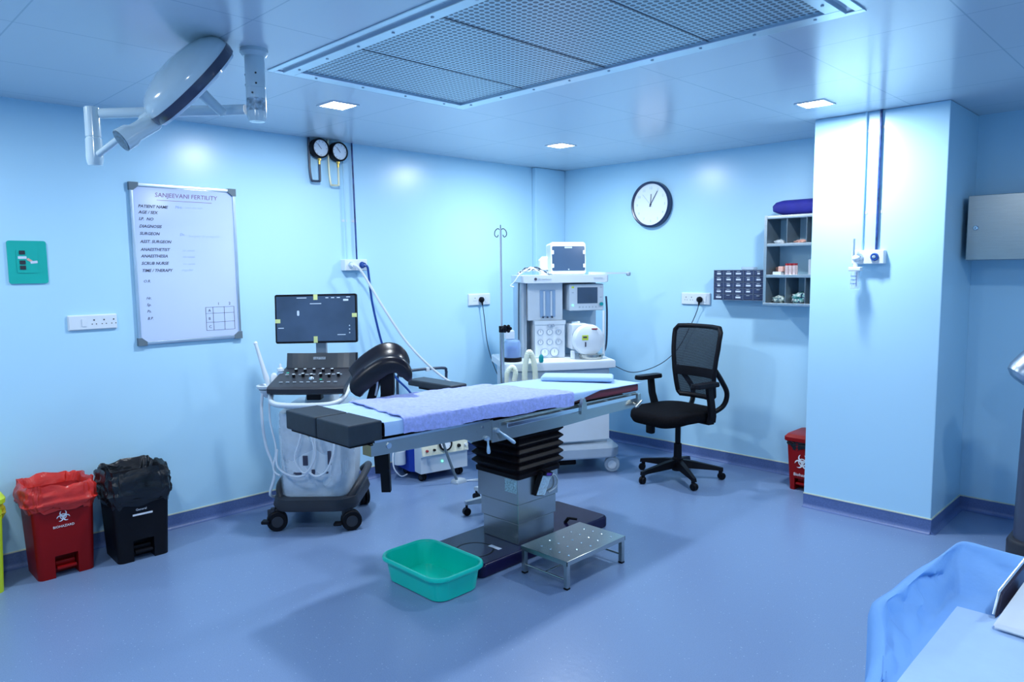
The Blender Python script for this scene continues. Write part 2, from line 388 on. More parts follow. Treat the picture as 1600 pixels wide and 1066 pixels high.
# ceiling grille
t = thing('ceiling_vent', 'large perforated metal supply air grille set in the ceiling', 'vent', ((VX0 + VX1) / 2, (VY0 + VY1) / 2, H))
w, d = VX1 - VX0, VY1 - VY0
mb = MB()
for i, (wd, z0, z1) in enumerate(((0.03, -0.006, 0.0), (0.055, -0.016, 0.004))):
    e = 0.05 if i == 0 else 0.0
    W, D = w / 2 + e - (0.0), d / 2 + e
    for a in ((-W, W, -D, -D + wd), (-W, W, D - wd, D), (-W, -W + wd, -D + wd, D - wd), (W - wd, W, -D + wd, D - wd)): mb.box(a[0], a[1], a[2], a[3], z0, z1, bev=0.002, seg=1)
mb.obj('frame', m_alu, t)
MB().box(-w / 2 + 0.05, w / 2 - 0.05, -d / 2 + 0.05, d / 2 - 0.05, -0.006, 0.0).obj('perforated_panel', m_perf, t, smooth=0)
for k in (-1, 0, 1):
    MB().box(k * w / 4 - 0.004, k * w / 4 + 0.004, -d / 2 + 0.05, d / 2 - 0.05, -0.0075, -0.006).obj('panel_seam', m_cable, t, smooth=0)
mb = MB()
for k in range(9):
    for sy in (-1, 1): MB().cyl((-w / 2 + 0.1 + k * (w - 0.2) / 8, sy * (d / 2 - 0.025), -0.016), (-w / 2 + 0.1 + k * (w - 0.2) / 8, sy * (d / 2 - 0.025), -0.019), 0.006, seg=8).obj('screw', m_grey, t)
for k in range(4):
    for sx in (-1, 1): MB().cyl((sx * (w / 2 - 0.025), -d / 2 + 0.15 + k * (d - 0.3) / 3, -0.016), (sx * (w / 2 - 0.025), -d / 2 + 0.15 + k * (d - 0.3) / 3, -0.019), 0.006, seg=8).obj('screw', m_grey, t)
mb.b.free()

# ceiling lights
LP = [((0.978, -2.975), 'square recessed ceiling light above the wall pressure gauges'),
      ((0.94, -1.09), 'square recessed ceiling light nearest the corner of the room'),
      ((2.78, -1.07), 'square recessed ceiling light in front of the blue pillar'),
      ((0.978, -5.0), 'square recessed ceiling light over the left front of the room'),
      ((2.9, -5.0), 'square recessed ceiling light over the front of the room'),
      ((4.85, -1.9), 'square recessed ceiling light at the right of the room'),
      ((4.85, -4.2), 'square recessed ceiling light at the right front of the room')]
for i, ((x, y), lab) in enumerate(LP):
    t = thing('ceiling_light', lab, 'light', (x, y, H))
    s = 0.071; mb = MB()
    for a in ((-s - .012, s + .012, -s - .012, -s), (-s - .012, s + .012, s, s + .012), (-s - .012, -s, -s, s), (s, s + .012, -s, s)): mb.box(a[0], a[1], a[2], a[3], -0.005, 0.0)
    mb.obj('frame', m_white, t, smooth=0)
    MB().box(-s, s, -s, s, -0.004, 0.0).obj('diffuser', m_glow, t, smooth=0)
    ld = bpy.data.lights.new('panel_lamp', 'AREA'); ld.shape = 'SQUARE'; ld.size = 0.135; ld.energy = (19, 19, 19, 12, 18, 12, 11)[i]; ld.color = (0.86, 0.94, 1.0)
    lo = bpy.data.objects.new('panel_lamp', ld); C.objects.link(lo); lo.location = (0, 0, -0.012); lo.parent = t
# ------------------------------------------------------------------ left wall fittings
FX = lambda y, z, x=0.0: frame((x, y, z), (0, 1, 0), (0, 0, 1))       # frame on the left wall, x to the right, y up, normal into the room
FB = lambda x, z, y=0.0: frame((x, y, z), (1, 0, 0), (0, 0, 1))       # frame on the back wall

# whiteboard
t = thing('whiteboard', 'white marker board with grey corners and handwritten case list on the left wall', 'whiteboard', (0, -3.44, 1.595))
W, Hh = 0.615, 0.93
MB().box(0.0, 0.012, -W / 2 + 0.01, W / 2 - 0.01, -Hh / 2 + 0.01, Hh / 2 - 0.01).obj('writing_surface', m_board, t, smooth=0)
mb = MB()
for a in ((-W / 2, W / 2, Hh / 2 - 0.02, Hh / 2), (-W / 2, W / 2, -Hh / 2, -Hh / 2 + 0.02), (-W / 2, -W / 2 + 0.018, -Hh / 2 + .02, Hh / 2 - .02), (W / 2 - 0.018, W / 2, -Hh / 2 + .02, Hh / 2 - .02)):
    mb.box(0.0, 0.020, a[0], a[1], a[2], a[3], bev=0.004)
mb.obj('frame', m_alu, t)
for sy in (-1, 1):
    for sz in (-1, 1):
        o2 = [(0, 0), (0.05, 0), (0.05, 0.022), (0.022, 0.045), (0, 0.045)]
        mb = MB(); mb.prism(o2, 0.0, 0.024, lambda u, v, q, sy=sy, sz=sz: (q, sy * (W / 2 + 0.003 - u), sz * (Hh / 2 + 0.003 - v)))
        mb.obj('corner_cap', m_cap, t, smooth=0)
def wb(s, y, px, size, m, shear=0.25, bold=0.0):
    z = 2.055 - (px - 290) * 0.0038 - 1.595
    text_obj(s, size, (0.0125, y + 3.44, z), (0, 1, 0), (0, -0.02, 1), m, t, 'handwriting', shear, bold=bold)
wb('SANJEEVANI FERTILITY', -3.61, 308, 0.036, m_inkp, 0.1)
mb = MB(); mb.box(0.012, 0.0128, -0.16, 0.16, 0.372, 0.3745); mb.obj('underline', m_inkp, t, smooth=0)
rows = ['PATIENT NAME', 'AGE / SEX', 'I.P.  NO', 'DIAGNOSIS', 'SURGEON', 'ASST. SURGEON', 'ANAESTHETIST', 'ANAESTHESIA', 'SCRUB NURSE', 'TIME / THERAPY']
ys = [325, 334, 344, 355, 366, 378, 390, 400, 411, 422]
for s, y in zip(rows, ys):
    wb(s, -3.705, y, 0.0235, m_ink, 0.3, bold=0.0004)
    wb('-', -3.525, y, 0.022, m_inkf)
wb('O.R.', -3.70, 438, 0.022, m_ink, 0.3)
for s, y in zip(['Hr.', 'Sp.', 'Ps.', 'B.P.'], (464, 474, 484, 495)): wb(s, -3.69, y, 0.022, m_ink, 0.3); 
wb('Mrs.', -3.50, 324, 0.024, m_inkb); wb('xxx  xx  xxx', -3.44, 323, 0.02, m_inkf)
wb('Dr.', -3.48, 366, 0.022, m_inkb)
wb('Surgery in progress', -3.43, 368, 0.024, m_inkf)
wb('regular', -3.48, 421, 0.024, m_inkf)
for y in (390, 400, 411): wb('xx  xxxx', -3.47, y, 0.02, m_inkf)
mb = MB()
gy = [-0.092 + 0.30 - 0.03, 0, 0, 0]
ya, yb, yc_, yd = 0.09, 0.135, 0.205, 0.268; za, zb, zc, zd = -0.262, -0.300, -0.355, -0.405
for y in (ya, yb, yc_, yd): mb.box(0.012, 0.0128, y - 0.0013, y + 0.0013, zd, za)
for z in (za, zb, zc, zd): mb.box(0.012, 0.0128, ya, yd, z - 0.0009, z + 0.0009)
mb.obj('drawn_table', m_ink, t, smooth=0)
for s, y, z in (('1', .165, -.25), ('2', .235, -.25), ('A', .105, -.29), ('B', .105, -.34), ('C', .105, -.39)): text_obj(s, 0.024, (0.0125, y, z), (0, 1, 0), (0, 0, 1), m_ink, t, 'handwriting')

# teal emergency switch plate
t = thing('wall_plate', 'teal square wall plate with stickers and dark switches at far left', 'wall plate', (0, -4.26, 1.61))
F0 = frame((0, 0, 0), (0, 1, 0), (0, 0, 1))
plate(MB(), 0, 0, 0.175, 0.222, 0.012, 0, 0.010, F0).obj('plate', m_teal, t)
mb = MB(); plate(mb, -0.002, 0.005, 0.094, 0.122, 0.008, 0.0095, 0.0135, F0); mb.obj('inner_panel', m_teal, t)
for dz in (0.048, -0.003, -0.030): plate(MB(), -0.024, dz + 0.002, 0.026, 0.020, 0.002, 0.013, 0.017, F0).obj('switch', m_redcap if 0 else m_dgrey, t)
plate(MB(), -0.024, 0.024, 0.038, 0.013, 0.002, 0.013, 0.0145, F0).obj('sticker', m_label, t)
mb = MB(); plate(mb, 0, 0, 0.026, 0.012, 0.002, 0.0, 0.001, frame((0.0137, 0.008, 0.010), (0, 1, -0.7), (0, 0.7, 1))); mb.obj('sticker', m_pink, t)
mb = MB(); plate(mb, 0, 0, 0.032, 0.013, 0.002, 0.0, 0.001, frame((0.0140, 0.027, 0.000), (0, 1, 0.1), (0, -0.1, 1))); mb.obj('sticker', m_label, t)

def socket_plate(label, org, X, w, h, xs, switch_x, group=None):
    """modular socket strip, xs are the socket positions along it"""
    X = V(X); t = thing('socket_plate', label, 'socket', org)
    F = frame((0, 0, 0), X, (0, 0, 1))
    mb = MB(); mb.loft([rr(w, h, 0.006, 4, 0), rr(w, h, 0.006, 4, 0.010), rr(w - 0.012, h - 0.012, 0.005, 4, 0.016)], True, F); mb.obj('plate', m_white, t)
    for x in xs:
        mb = MB()
        mb.cyl((x, 0.012, 0.0155), (x, 0.012, 0.0168), 0.0042, seg=10, M=F)
        for s in (-1, 1): mb.cyl((x + s * 0.0105, -0.010, 0.0155), (x + s * 0.0105, -0.010, 0.0168), 0.003, seg=10, M=F)
        mb.obj('socket_holes', m_dgrey, t)
    if switch_x is not None:
        mb = MB(); plate(mb, switch_x, 0, 0.022, h * 0.5, 0.003, 0.015, 0.020, F); mb.obj('switch', m_white, t)
    return t
socket_plate('wide white socket strip left of and below the whiteboard', (0, -3.975, 1.279), (0, 1, 0), 0.245, 0.084, (0.005, 0.055, 0.104), -0.045)
socket_plate('white wall socket strip left of the tall drip stand', (0, -1.062, 1.297), (0, 1, 0), 0.245, 0.098, (-0.055,), 0.07)
socket_plate('white wall socket strip below the wall clock', (1.43, 0, 1.295), (1, 0, 0), 0.26, 0.096, (-0.085, -0.035, 0.03), 0.085)
def plug(name, label, org, nrm, cord, r=0.0035):
    t = thing(name, label, 'plug', org); n = V(nrm)
    mb = MB(); mb.lathe([(0.018, 0.0), (0.024, 0.006), (0.023, 0.022), (0.013, 0.034), (0.0, 0.036)], (0, 0, 0), n, seg=16)
    mb.cyl(n * 0.018 + V((0, 0, -0.01)), n * 0.022 + V((0, 0, -0.045)), 0.010, 0.006, seg=10); mb.obj('plug_body', m_black, t)
    mb = MB(); o = V(org)
    mb.tube([n * 0.022 + V((0, 0, -0.04))] + [V(p) - o for p in cord], r, seg=6, sub=8); mb.obj('cord', m_cable, t)
plug('power_plug', 'black plug and cord in the wall socket beside the drip stand', (0.017, -1.055, 1.295), (1, 0, 0), [(0.04, -1.038, 1.15), (0.035, -0.996, 0.905), (0.04, -0.90, 0.66), (0.10, -0.78, 0.40), (0.22, -0.70, 0.25)])
plug('power_plug', 'black plug and long drooping cord in the socket below the clock', (1.475, -0.017, 1.29), (0, -1, 0), [(1.455, -0.03, 1.2), (1.409, -0.03, 1.1), (1.295, -0.05, 0.886), (1.216, -0.2, 0.762), (1.177, -0.5, 0.728), (1.115, -0.66, 0.79)])

# gas outlets with gauges
def outlet_unit(label, org, X, w, h, d, rings):
    t = thing('gas_outlet', label, 'gas outlet', org); F = frame((0, 0, 0), X, (0, 0, 1))
    mb = MB(); mb.loft([rr(w, h, 0.006, 4, 0), rr(w, h, 0.006, 4, d - 0.004), rr(w - 0.008, h - 0.008, 0.005, 4, d)], True, F); mb.obj('housing', m_white, t)
    for x, m in rings:
        mb = MB(); Z = F.to_3x3() @ V((0, 0, 1)); c = F @ V((x, 0, d))
        mb.lathe([(0.023, 0), (0.023, 0.008), (0.020, 0.013), (0.013, 0.013), (0.013, 0.004)], c, Z, seg=24); o = mb.obj('outlet_ring', m, t)
        mb = MB(); mb.lathe([(0.010, 0.0), (0.010, 0.014), (0.004, 0.016)], c, Z, seg=16); mb.obj('outlet_valve', m_alu, o)
    return t
outlet_unit('white double gas outlet box with hoses on the left wall', (0, -2.285, 1.588), (0, 1, 0), 0.185, 0.080, 0.055, ((-0.045, m_alu), (0.045, m_hoseb)))
outlet_unit('white double gas outlet box on the blue pillar', (2.948, CY, 1.597), (1, 0, 0), 0.180, 0.082, 0.045, ((-0.045, m_alu), (0.040, m_hoseb)))
def gauge(label, y, z):
    t = thing('pressure_gauge', label, 'gauge', (0.02, y, z))
    mb = MB(); mb.lathe([(0.05, 0), (0.066, 0.004), (0.066, 0.048), (0.062, 0.053), (0.055, 0.053), (0.055, 0.046)], (0, 0, 0), (1, 0, 0), seg=36); mb.obj('case', m_black, t)
    mb = MB(); mb.cyl((0.044, 0, 0), (0.0465, 0, 0), 0.0555, seg=36); mb.obj('dial', m_dial, t)
    mb = MB(); F = frame((0.0472, 0, 0), (0, 1, 0), (0, 0, 1))
    for k in range(9):
        a = math.radians(-45 + k * 33.75); c, s_ = math.cos(a), math.sin(a)
        mb.box(0, 0.0006, -0.0012, 0.0012, 0.042, 0.050, M=Matrix.Translation((0.0468, 0, 0)) @ Matrix.Rotation(a - PI / 2 + PI / 4, 4, 'X'))
    mb.box(0, 0.001, -0.0015, 0.0015, -0.008, 0.036, M=Matrix.Translation((0.048, 0, 0)) @ Matrix.Rotation(0.7, 4, 'X'))
    mb.obj('dial_marks', m_ink, t, smooth=0)
    mb = MB(); mb.cyl((0.022, 0, -0.062), (0.022, 0, -0.078), 0.012, seg=6); mb.cyl((0.022, 0, -0.078), (0.022, 0, -0.105), 0.008, seg=12); mb.obj('brass_fitting', m_brass, t)
gauge('round black pressure gauge with a black pipe, left of two near the ceiling', -2.545, 2.372)
gauge('round black pressure gauge with a cream pipe, right of two near the ceiling', -2.400, 2.364)
mb = MB(); mb.tube([(0.042, -2.545, 2.268), (0.042, -2.545, 2.165), (0.042, -2.552, 2.155), (0.040, -2.595, 2.153), (0.030, -2.603, 2.163), (0.016, -2.605, 2.25), (0.016, -2.605, 2.442)], 0.008, seg=8, sub=3)
tag(mb.obj('gas_pipe', m_cable), 'black pipe looping under the left pressure gauge to the ceiling', 'pipe')
mb = MB(); mb.tube([(0.042, -2.400, 2.26), (0.042, -2.400, 2.145), (0.042, -2.408, 2.137), (0.040, -2.448, 2.135), (0.030, -2.456, 2.145), (0.016, -2.458, 2.25), (0.016, -2.458, 2.442)], 0.007, seg=8, sub=3)
tag(mb.obj('gas_pipe', m_cream_metal), 'cream pipe looping under the right pressure gauge to the ceiling', 'pipe')
def wall_pipe(label, p0, p1, r, m, clips, n, segs=None):
    t = thing('gas_pipe', label, 'pipe', p0); o = V(p0)
    mb = MB(); mb.cyl((0, 0, 0), V(p1) - o, r, seg=10); mb.obj('pipe', m, t)
    n = V(n)
    for z in clips:
        f = (z - p0[2]) / (p1[2] - p0[2]); c = V(p0).lerp(V(p1), f) - o; sd = V((n.y, -n.x, 0))
        mb = MB(); M = frame(c - n * 0.012, sd, (0, 0, 1))
        plate(mb, 0, 0, 0.040, 0.018, 0.004, 0, 0.020 + r, M); mb.obj('pipe_clip', m_white, t)
m_bluepipe = mat('dark_blue_pipe', (0.02, 0.06, 0.22), 0.35, var=0.6, vscale=22)
m_palepipe = mat('pale_wall_pipe', (0.42, 0.68, 0.86), 0.35, var=0.06)
wall_pipe('dark blue vertical pipe above the left wall gas outlet', (0.015, -2.255, 1.628), (0.015, -2.268, H - 0.001), 0.006, m_bluepipe, (1.90,), (1, 0, 0))
wall_pipe('pale vertical pipe above the left wall gas outlet', (0.015, -2.335, 1.628), (0.015, -2.345, 2.34), 0.006, m_palepipe, (1.90,), (1, 0, 0))
wall_pipe('pale vertical pipe on the blue pillar', (2.903, CY - 0.015, 1.638), (2.903, CY - 0.015, H - 0.001), 0.006, m_palepipe, (1.86, 2.335), (0, -1, 0))
wall_pipe('dark blue vertical pipe on the blue pillar', (2.985, CY - 0.015, 1.638), (2.985, CY - 0.015, H - 0.001), 0.0075, m_bluepipe, (1.86, 2.345), (0, -1, 0))
# hoses from the left outlet
mb = MB(); mb.cyl((0.055, -2.240, 1.588), (0.085, -2.240, 1.588), 0.017, seg=14)
mb.tube([(0.08, -2.24, 1.588), (0.095, -2.222, 1.575), (0.085, -2.205, 1.516), (0.075, -2.178, 1.331), (0.075, -2.13, 1.119), (0.08, -2.09, 0.974), (0.09, -2.015, 0.776), (0.12, -1.90, 0.64), (0.2, -1.8, 0.45), (0.24, -1.80, 0.32)], 0.008, seg=8)
tag(mb.obj('gas_hose', m_hoseb), 'dark blue hose drooping from the left wall gas outlet', 'hose')
mb = MB(); mb.cyl((0.055, -2.330, 1.588), (0.088, -2.330, 1.588), 0.018, seg=14)
mb.tube([(0.08, -2.33, 1.588), (0.11, -2.315, 1.575), (0.115, -2.255, 1.50), (0.15, -2.128, 1.275), (0.20, -1.945, 0.994), (0.30, -1.728, 0.751), (0.42, -1.5, 0.6), (0.5, -1.3, 0.55)], 0.009, seg=8)
tag(mb.obj('gas_hose', m_hosew), 'white hose slanting down from the left wall gas outlet', 'hose')
# flow meter on the pillar
t = thing('flow_meter', 'white oxygen flow meter with clear bottle plugged into the pillar gas outlet', 'flow meter', (2.897, CY - 0.075, 1.56))
mb = MB(); mb.cyl((0, 0.03, 0.03), (0, -0.015, 0.03), 0.017, 0.014, seg=16); mb.ball((0, -0.012, 0.03), 0.020); mb.obj('knob', m_white, t)
mb = MB(); mb.cyl((-0.012, -0.012, 0.03), (-0.012, -0.012, 0.145), 0.006, seg=12); mb.obj('flow_tube', m_alu, t)
mb = MB(); mb.cyl((0, -0.012, 0.01), (0, -0.012, -0.03), 0.012, seg=12); mb.box(-0.035, 0.035, -0.035, 0.011, -0.045, -0.02, bev=0.006); mb.obj('bottle_cap', m_white, t)
mb = MB(); mb.lathe([(0.026, 0), (0.027, 0.004), (0.027, 0.10), (0.022, 0.104)], (0, -0.012, -0.148), seg=20); mb.obj('bottle', mat('clear_bottle', (0.75, 0.85, 0.95), 0.08, alpha=0.3), t)
mb = MB()
for k in range(3): mb.box(-0.016, 0.016, -0.0402, -0.0395, -0.075 - 0.022 * k, -0.072 - 0.022 * k)
mb.cyl((0.008, -0.012, -0.045), (0.008, -0.012, -0.135), 0.003, seg=8)
mb.obj('level_marks', m_hoseb, t)

# wall clock
t = thing('wall_clock', 'round black rimmed wall clock showing a few minutes past twelve', 'clock', (1.008, 0, 2.070))
Rk = 0.190
mb = MB(); mb.lathe([(Rk - 0.004, 0), (Rk, 0.003), (Rk - 0.002, 0.045), (Rk - 0.010, 0.050), (Rk - 0.019, 0.046), (Rk - 0.021, 0.030)], (0, 0, 0), (0, -1, 0), seg=64); mb.obj('rim', m_navyrim, t)
mb = MB(); mb.cyl((0, -0.028, 0), (0, -0.031, 0), Rk - 0.020, seg=64); mb.obj('dial', m_dial, t)
for k in range(12):
    a = 2 * PI * k / 12; s = str(12 if k == 0 else k)
    text_obj(s, 0.030, (0.135 * math.sin(a), -0.0312, 0.135 * math.cos(a) - 0.010), (1, 0, 0), (0, 0, 1), mat('pale_numeral', (0.45, 0.58, 0.70), 0.5) if k == 0 else bpy.data.materials['pale_numeral'], t, 'numeral', align='CENTER')
def hand(name, ang, ln, w, z, m, tail=0.02):
    MB().box(-w / 2, w / 2, -z - 0.0015, -z, -tail, ln, M=Matrix.Rotation(ang, 4, 'Y')).obj(name, m, t, smooth=0)
hand('hour_hand', math.radians(3), 0.085, 0.006, 0.034, m_ink); hand('minute_hand', math.radians(32), 0.125, 0.005, 0.036, m_ink); hand('second_hand', math.radians(-42), 0.115, 0.002, 0.038, m_grey, 0.03)
mb = MB(); mb.cyl((0, -0.031, 0), (0, -0.041, 0), 0.006, seg=16); mb.obj('hub', m_ink, t)

# drawer organiser
t = thing('drawer_organizer', 'small blue-grey organizer with five rows of labelled drawers on back wall', 'organizer', (1.852, -0.002, 1.410))
ow, oh, od = 0.405, 0.228, 0.12
mb = MB()
for k in range(6): x = -ow / 2 + k * (ow - 0.005) / 5; mb.box(x, x + 0.005, -od, 0, -oh / 2, oh / 2)
for k in range(6): z = -oh / 2 + k * (oh - 0.005) / 5; mb.box(-ow / 2, ow / 2, -od, 0, z, z + 0.005)
mb.box(-ow / 2, ow / 2, -0.004, 0, -oh / 2, oh / 2)
mb.obj('frame', m_organ_f, t, smooth=0)
lw = [[.032, .042, .042, .034, .020], [.034, .036, .038, .022, .034], [.022, .028, .036, .036, .040], [.034, .046, .042, .030, 0], [.042, 0, .040, 0, 0]]
for r_ in range(5):
    for c_ in range(5):
        x = -ow / 2 + 0.0425 + c_ * (ow - 0.005) / 5; z = oh / 2 - 0.0245 - r_ * (oh - 0.005) / 5
        mb = MB(); mb.box(x - 0.036, x + 0.036, -od + 0.002, -0.006, z - 0.018, z + 0.018, bev=0.002, seg=1)
        dw = mb.obj('drawer', m_organ, t, smooth=0)
        mb = MB(); mb.box(x - 0.012, x + 0.012, -od - 0.004, -od + 0.004, z + 0.010, z + 0.014); mb.obj('handle', m_grey, dw, smooth=0)
        if lw[r_][c_]: MB().box(x - lw[r_][c_] / 2, x + lw[r_][c_] / 2, -od + 0.0008, -od + 0.003, z - 0.009, z + 0.003).obj('paper_label', m_label, dw, smooth=0)
mb = MB(); mb.box(1.94 - 0.09 + 0.05 - 0.04, 1.94 + 0.02, -0.10, -0.03, 1.5245, 1.545, bev=0.006); tag(mb.obj('clear_box', mat('clear_plastic_box', (0.6, 0.7, 0.85), 0.1, alpha=0.45)), 'small clear box lying on top of the drawer organizer', 'box')

# steel pigeonhole rack
RX0, RX1, RZ0, RZ1, RD = 2.095, 2.592, 1.276, 1.905, 0.218
t = thing('wall_rack', 'open backed steel pigeonhole rack on the back wall beside the pillar', 'rack', (RX0, 0, RZ0))
w, h = RX1 - RX0, RZ1 - RZ0
for x in (0, w - 0.02): MB().box(x, x + 0.02, -RD, -0.001, 0, h, bev=0.003).obj('side_panel', m_steelshade, t)
for x in (0, w - 0.02): MB().box(x, x + 0.02, -RD - 0.002, -RD, 0, h).obj('front_edge', m_steelh, t, smooth=0)
MB().box(0.0, w, -RD, -0.001, h - 0.025, h, bev=0.003).obj('top_panel', m_steelh, t)
MB().box(0.0, w, -RD - 0.004, -0.001, -0.006, 0.014, bev=0.003).obj('bottom_panel', m_steelh, t)
zs = (0.212, 0.432)
for z in zs:
    mb = MB(); mb.box(0.02, w - 0.02, -RD, -0.001, z - 0.003, z); mb.box(0.02, w - 0.02, -RD - 0.002, -RD + 0.004, z - 0.020, z + 0.002, bev=0.002); mb.obj('shelf', m_steelh, t)
for x in (0.162, 0.300, 0.438):
    for z0, z1 in ((0.014, zs[0] - 0.003), (zs[1], h - 0.025)):
        MB().box(x - 0.002, x + 0.002, -RD + 0.004, -0.001, z0, z1).obj('divider', m_steelshade, t, smooth=0)
def lump(name, label, cat, c, sx, sy, sz, m, seed, group=None, amp=0.35, flat=True):
    mb = MB(); t_ = bmesh.new(); bmesh.ops.create_icosphere(t_, subdivisions=4, radius=1)
    for v in t_.verts:
        n = mnoise.noise(v.co * 2.2 + V((seed, seed * 2, 0))) + 0.5 * mnoise.noise(v.co * 6 + V((seed, 0, 3)))
        k = 1 + amp * n; z = v.co.z * k
        v.co = V((v.co.x * k * sx, v.co.y * k * sy, max(z, -0.75) * sz))
    mb.add(t_); o = mb.obj(name, m, smooth=60); zmin = min(v.co.z for v in o.data.vertices)
    o.location = (c[0], c[1], c[2] - zmin + 0.0005); return tag(o, label, cat, group)
z3, z2, z1 = RZ0 + zs[1], RZ0 + zs[0], RZ0 + 0.014
lump('gauze_pack', 'small white gauze bundle on the rack, top left cell', 'gauze', (2.165, -0.12, z3), 0.036, 0.03, 0.016, m_white, 1)
lump('packet', 'salmon coloured packets on the rack, top middle cell', 'packet', (2.325, -0.12, z3), 0.050, 0.05, 0.014, m_pink, 2)
lump('packet_pile', 'pile of grey crinkled packets in the rack, bottom left cell', 'packets', (2.185, -0.12, z1), 0.055, 0.06, 0.026, m_pack2, 3)
lump('packet_pile', 'tall pile of teal and white foil packets in the rack, bottom middle cell', 'packets', (2.325, -0.12, z1), 0.055, 0.06, 0.042, m_pack, 5)
lump('packet_pile', 'foil packets in the rack beside the pillar, bottom right cell', 'packets', (2.463, -0.12, z1), 0.05, 0.05, 0.02, m_pack, 8)
mb = MB(); mb.box(2.125, 2.175, -0.09, -0.03, z2, z2 + 0.055, bev=0.003); tag(mb.obj('carton', mat('brown_card', (0.16, 0.08, 0.06), 0.6)), 'small brown carton deep in the middle shelf of the rack', 'carton')
mb = MB(); mb.box(2.155, 2.215, -0.20, -0.13, z2, z2 + 0.022, bev=0.002); tag(mb.obj('carton', m_white), 'low white carton at the left of the middle rack shelf', 'carton')
mb = MB(); mb.box(2.19, 2.222, -0.19, -0.15, z2 + 0.0225, z2 + 0.060, bev=0.002); tag(mb.obj('carton', m_pink), 'small salmon carton standing on the low white carton', 'carton')
for k in range(6):
    x = 2.243 + (k % 3) * 0.027; y = -0.17 + (k // 3) * 0.03
    tv = thing('medicine_vial', 'small labelled vial with dark red cap on the middle rack shelf', 'vial', (x, y, z2), group='red capped vials on the rack')
    mb = MB(); mb.lathe([(0.0115, 0), (0.012, 0.003), (0.012, 0.062), (0.007, 0.066)], seg=14); mb.obj('bottle', m_vial, tv)
    mb = MB(); mb.cyl((0, 0, 0.0662), (0, 0, 0.080), 0.010, seg=14); mb.obj('cap', m_redcap, tv)
mb = MB(); mb.box(2.395, 2.462, -0.17, -0.10, z2, z2 + 0.105, bev=0.002); tag(mb.obj('carton', mat('grey_card', (0.5, 0.55, 0.62), 0.6)), 'short grey-white carton near the right end of the middle rack shelf', 'carton')
t = thing('carton', 'tall white carton with lime green bands on the middle rack shelf', 'carton', (2.52, -0.15, z2))
MB().box(-0.045, 0.04, -0.035, 0.035, 0, 0.175, bev=0.002).obj('box_body', m_white, t)
mb = MB(); mb.box(-0.0455, 0.0405, -0.0355, 0.0355, 0.150, 0.168); mb.box(-0.0455, 0.0405, -0.0355, 0.0355, 0.115, 0.127); mb.obj('printed_band', m_ygreen, t, smooth=0)
t = tag(MB().loft([[V((p.x, p.y, p.z)) for p in rr(w_, d_, r_, 5, z_, cx_)] for w_, d_, r_, z_, cx_ in ((0.38, 0.12, 0.03, 0.0, 0.04), (0.42, 0.15, 0.05, 0.012, 0.02), (0.455, 0.17, 0.05, 0.03, 0.0), (0.46, 0.175, 0.05, 0.065, 0.0), (0.44, 0.15, 0.05, 0.090, 0.008), (0.40, 0.11, 0.04, 0.102, 0.03))], True).obj('fabric_pouch', m_bluebag), 'royal blue fabric pouch lying on top of the steel rack', 'pouch')
t.location = (2.355, -0.115, RZ1 + 0.001)

# steel wall cabinet on the right
t = thing('steel_cabinet', 'brushed steel wall cabinet with a small lock right of the pillar', 'cabinet', (3.365, -0.001, 1.572))
MB().box(0, 1.1, -0.275, 0, 0, 0.372, bev=0.003).obj('cabinet_body', m_cab, t)
MB().box(0.0, 0.545, -0.292, -0.277, 0.001, 0.371, bev=0.004).obj('door', m_cab, t)
MB().box(0.551, 1.1, -0.292, -0.277, 0.001, 0.371, bev=0.004).obj('door', m_cab, t)
mb = MB(); mb.lathe([(0.014, 0), (0.014, 0.006), (0.010, 0.010), (0.0, 0.010)], (0.045, -0.292, 0.185), (0, -1, 0), seg=20); mb.obj('lock', m_chrome, t)
mb = MB(); mb.box(0.0435, 0.0465, -0.3028, -0.3018, 0.179, 0.191); mb.obj('keyhole', m_ink, t, smooth=0)

# equipment column at the right edge
t = thing('equipment_column', 'dark equipment column with grey base shroud and chrome head at right edge', 'medical equipment', (3.93, -0.72, 0))
mb = MB(); mb.loft([rr(0.40, 0.34, 0.10, 6, 0.0), rr(0.40, 0.34, 0.10, 6, 0.13), rr(0.385, 0.325, 0.10, 6, 0.145)]); mb.obj('base_shroud', m_dgrey, t)
mb = MB(); mb.loft([rr(0.36, 0.30, 0.12, 6, 0.146), rr(0.34, 0.28, 0.12, 6, 0.80), rr(0.26, 0.22, 0.10, 6, 1.0)]); mb.obj('column', mat('slate_blue_housing', (0.05, 0.065, 0.11), 0.3), t)
mb = MB()
mb.lathe([(0.0, -0.10), (0.05, -0.097), (0.078, -0.08), (0.088, -0.05), (0.086, 0.06), (0.092, 0.07), (0.092, 0.085), (0.06, 0.12), (0.0, 0.125)], (-0.135, -0.02, 1.03), (0.55, 0.35, 0.75), seg=32); mb.obj('chrome_head', mat('satin_chrome', (0.50, 0.56, 0.62), 0.32, metal=1.0, var=0.05), t)
mb = MB(); mb.tube([(-0.08, 0.01, 1.10), (-0.02, 0.03, 1.14), (0.03, 0.02, 1.08), (0.03, 0.0, 0.98)], 0.022, seg=10); mb.obj('arm', m_lgrey, t)
def wp(o, t): o.parent = t; o.location = -t.location; return o      # part meshes given in room coordinates
def lerp(tab, y):
    for (a, va), (b, vb) in zip(tab, tab[1:]):
        if y <= b: return va + (vb - va) * max(0, min(1, (y - a) / (b - a)))
    return tab[-1][1]
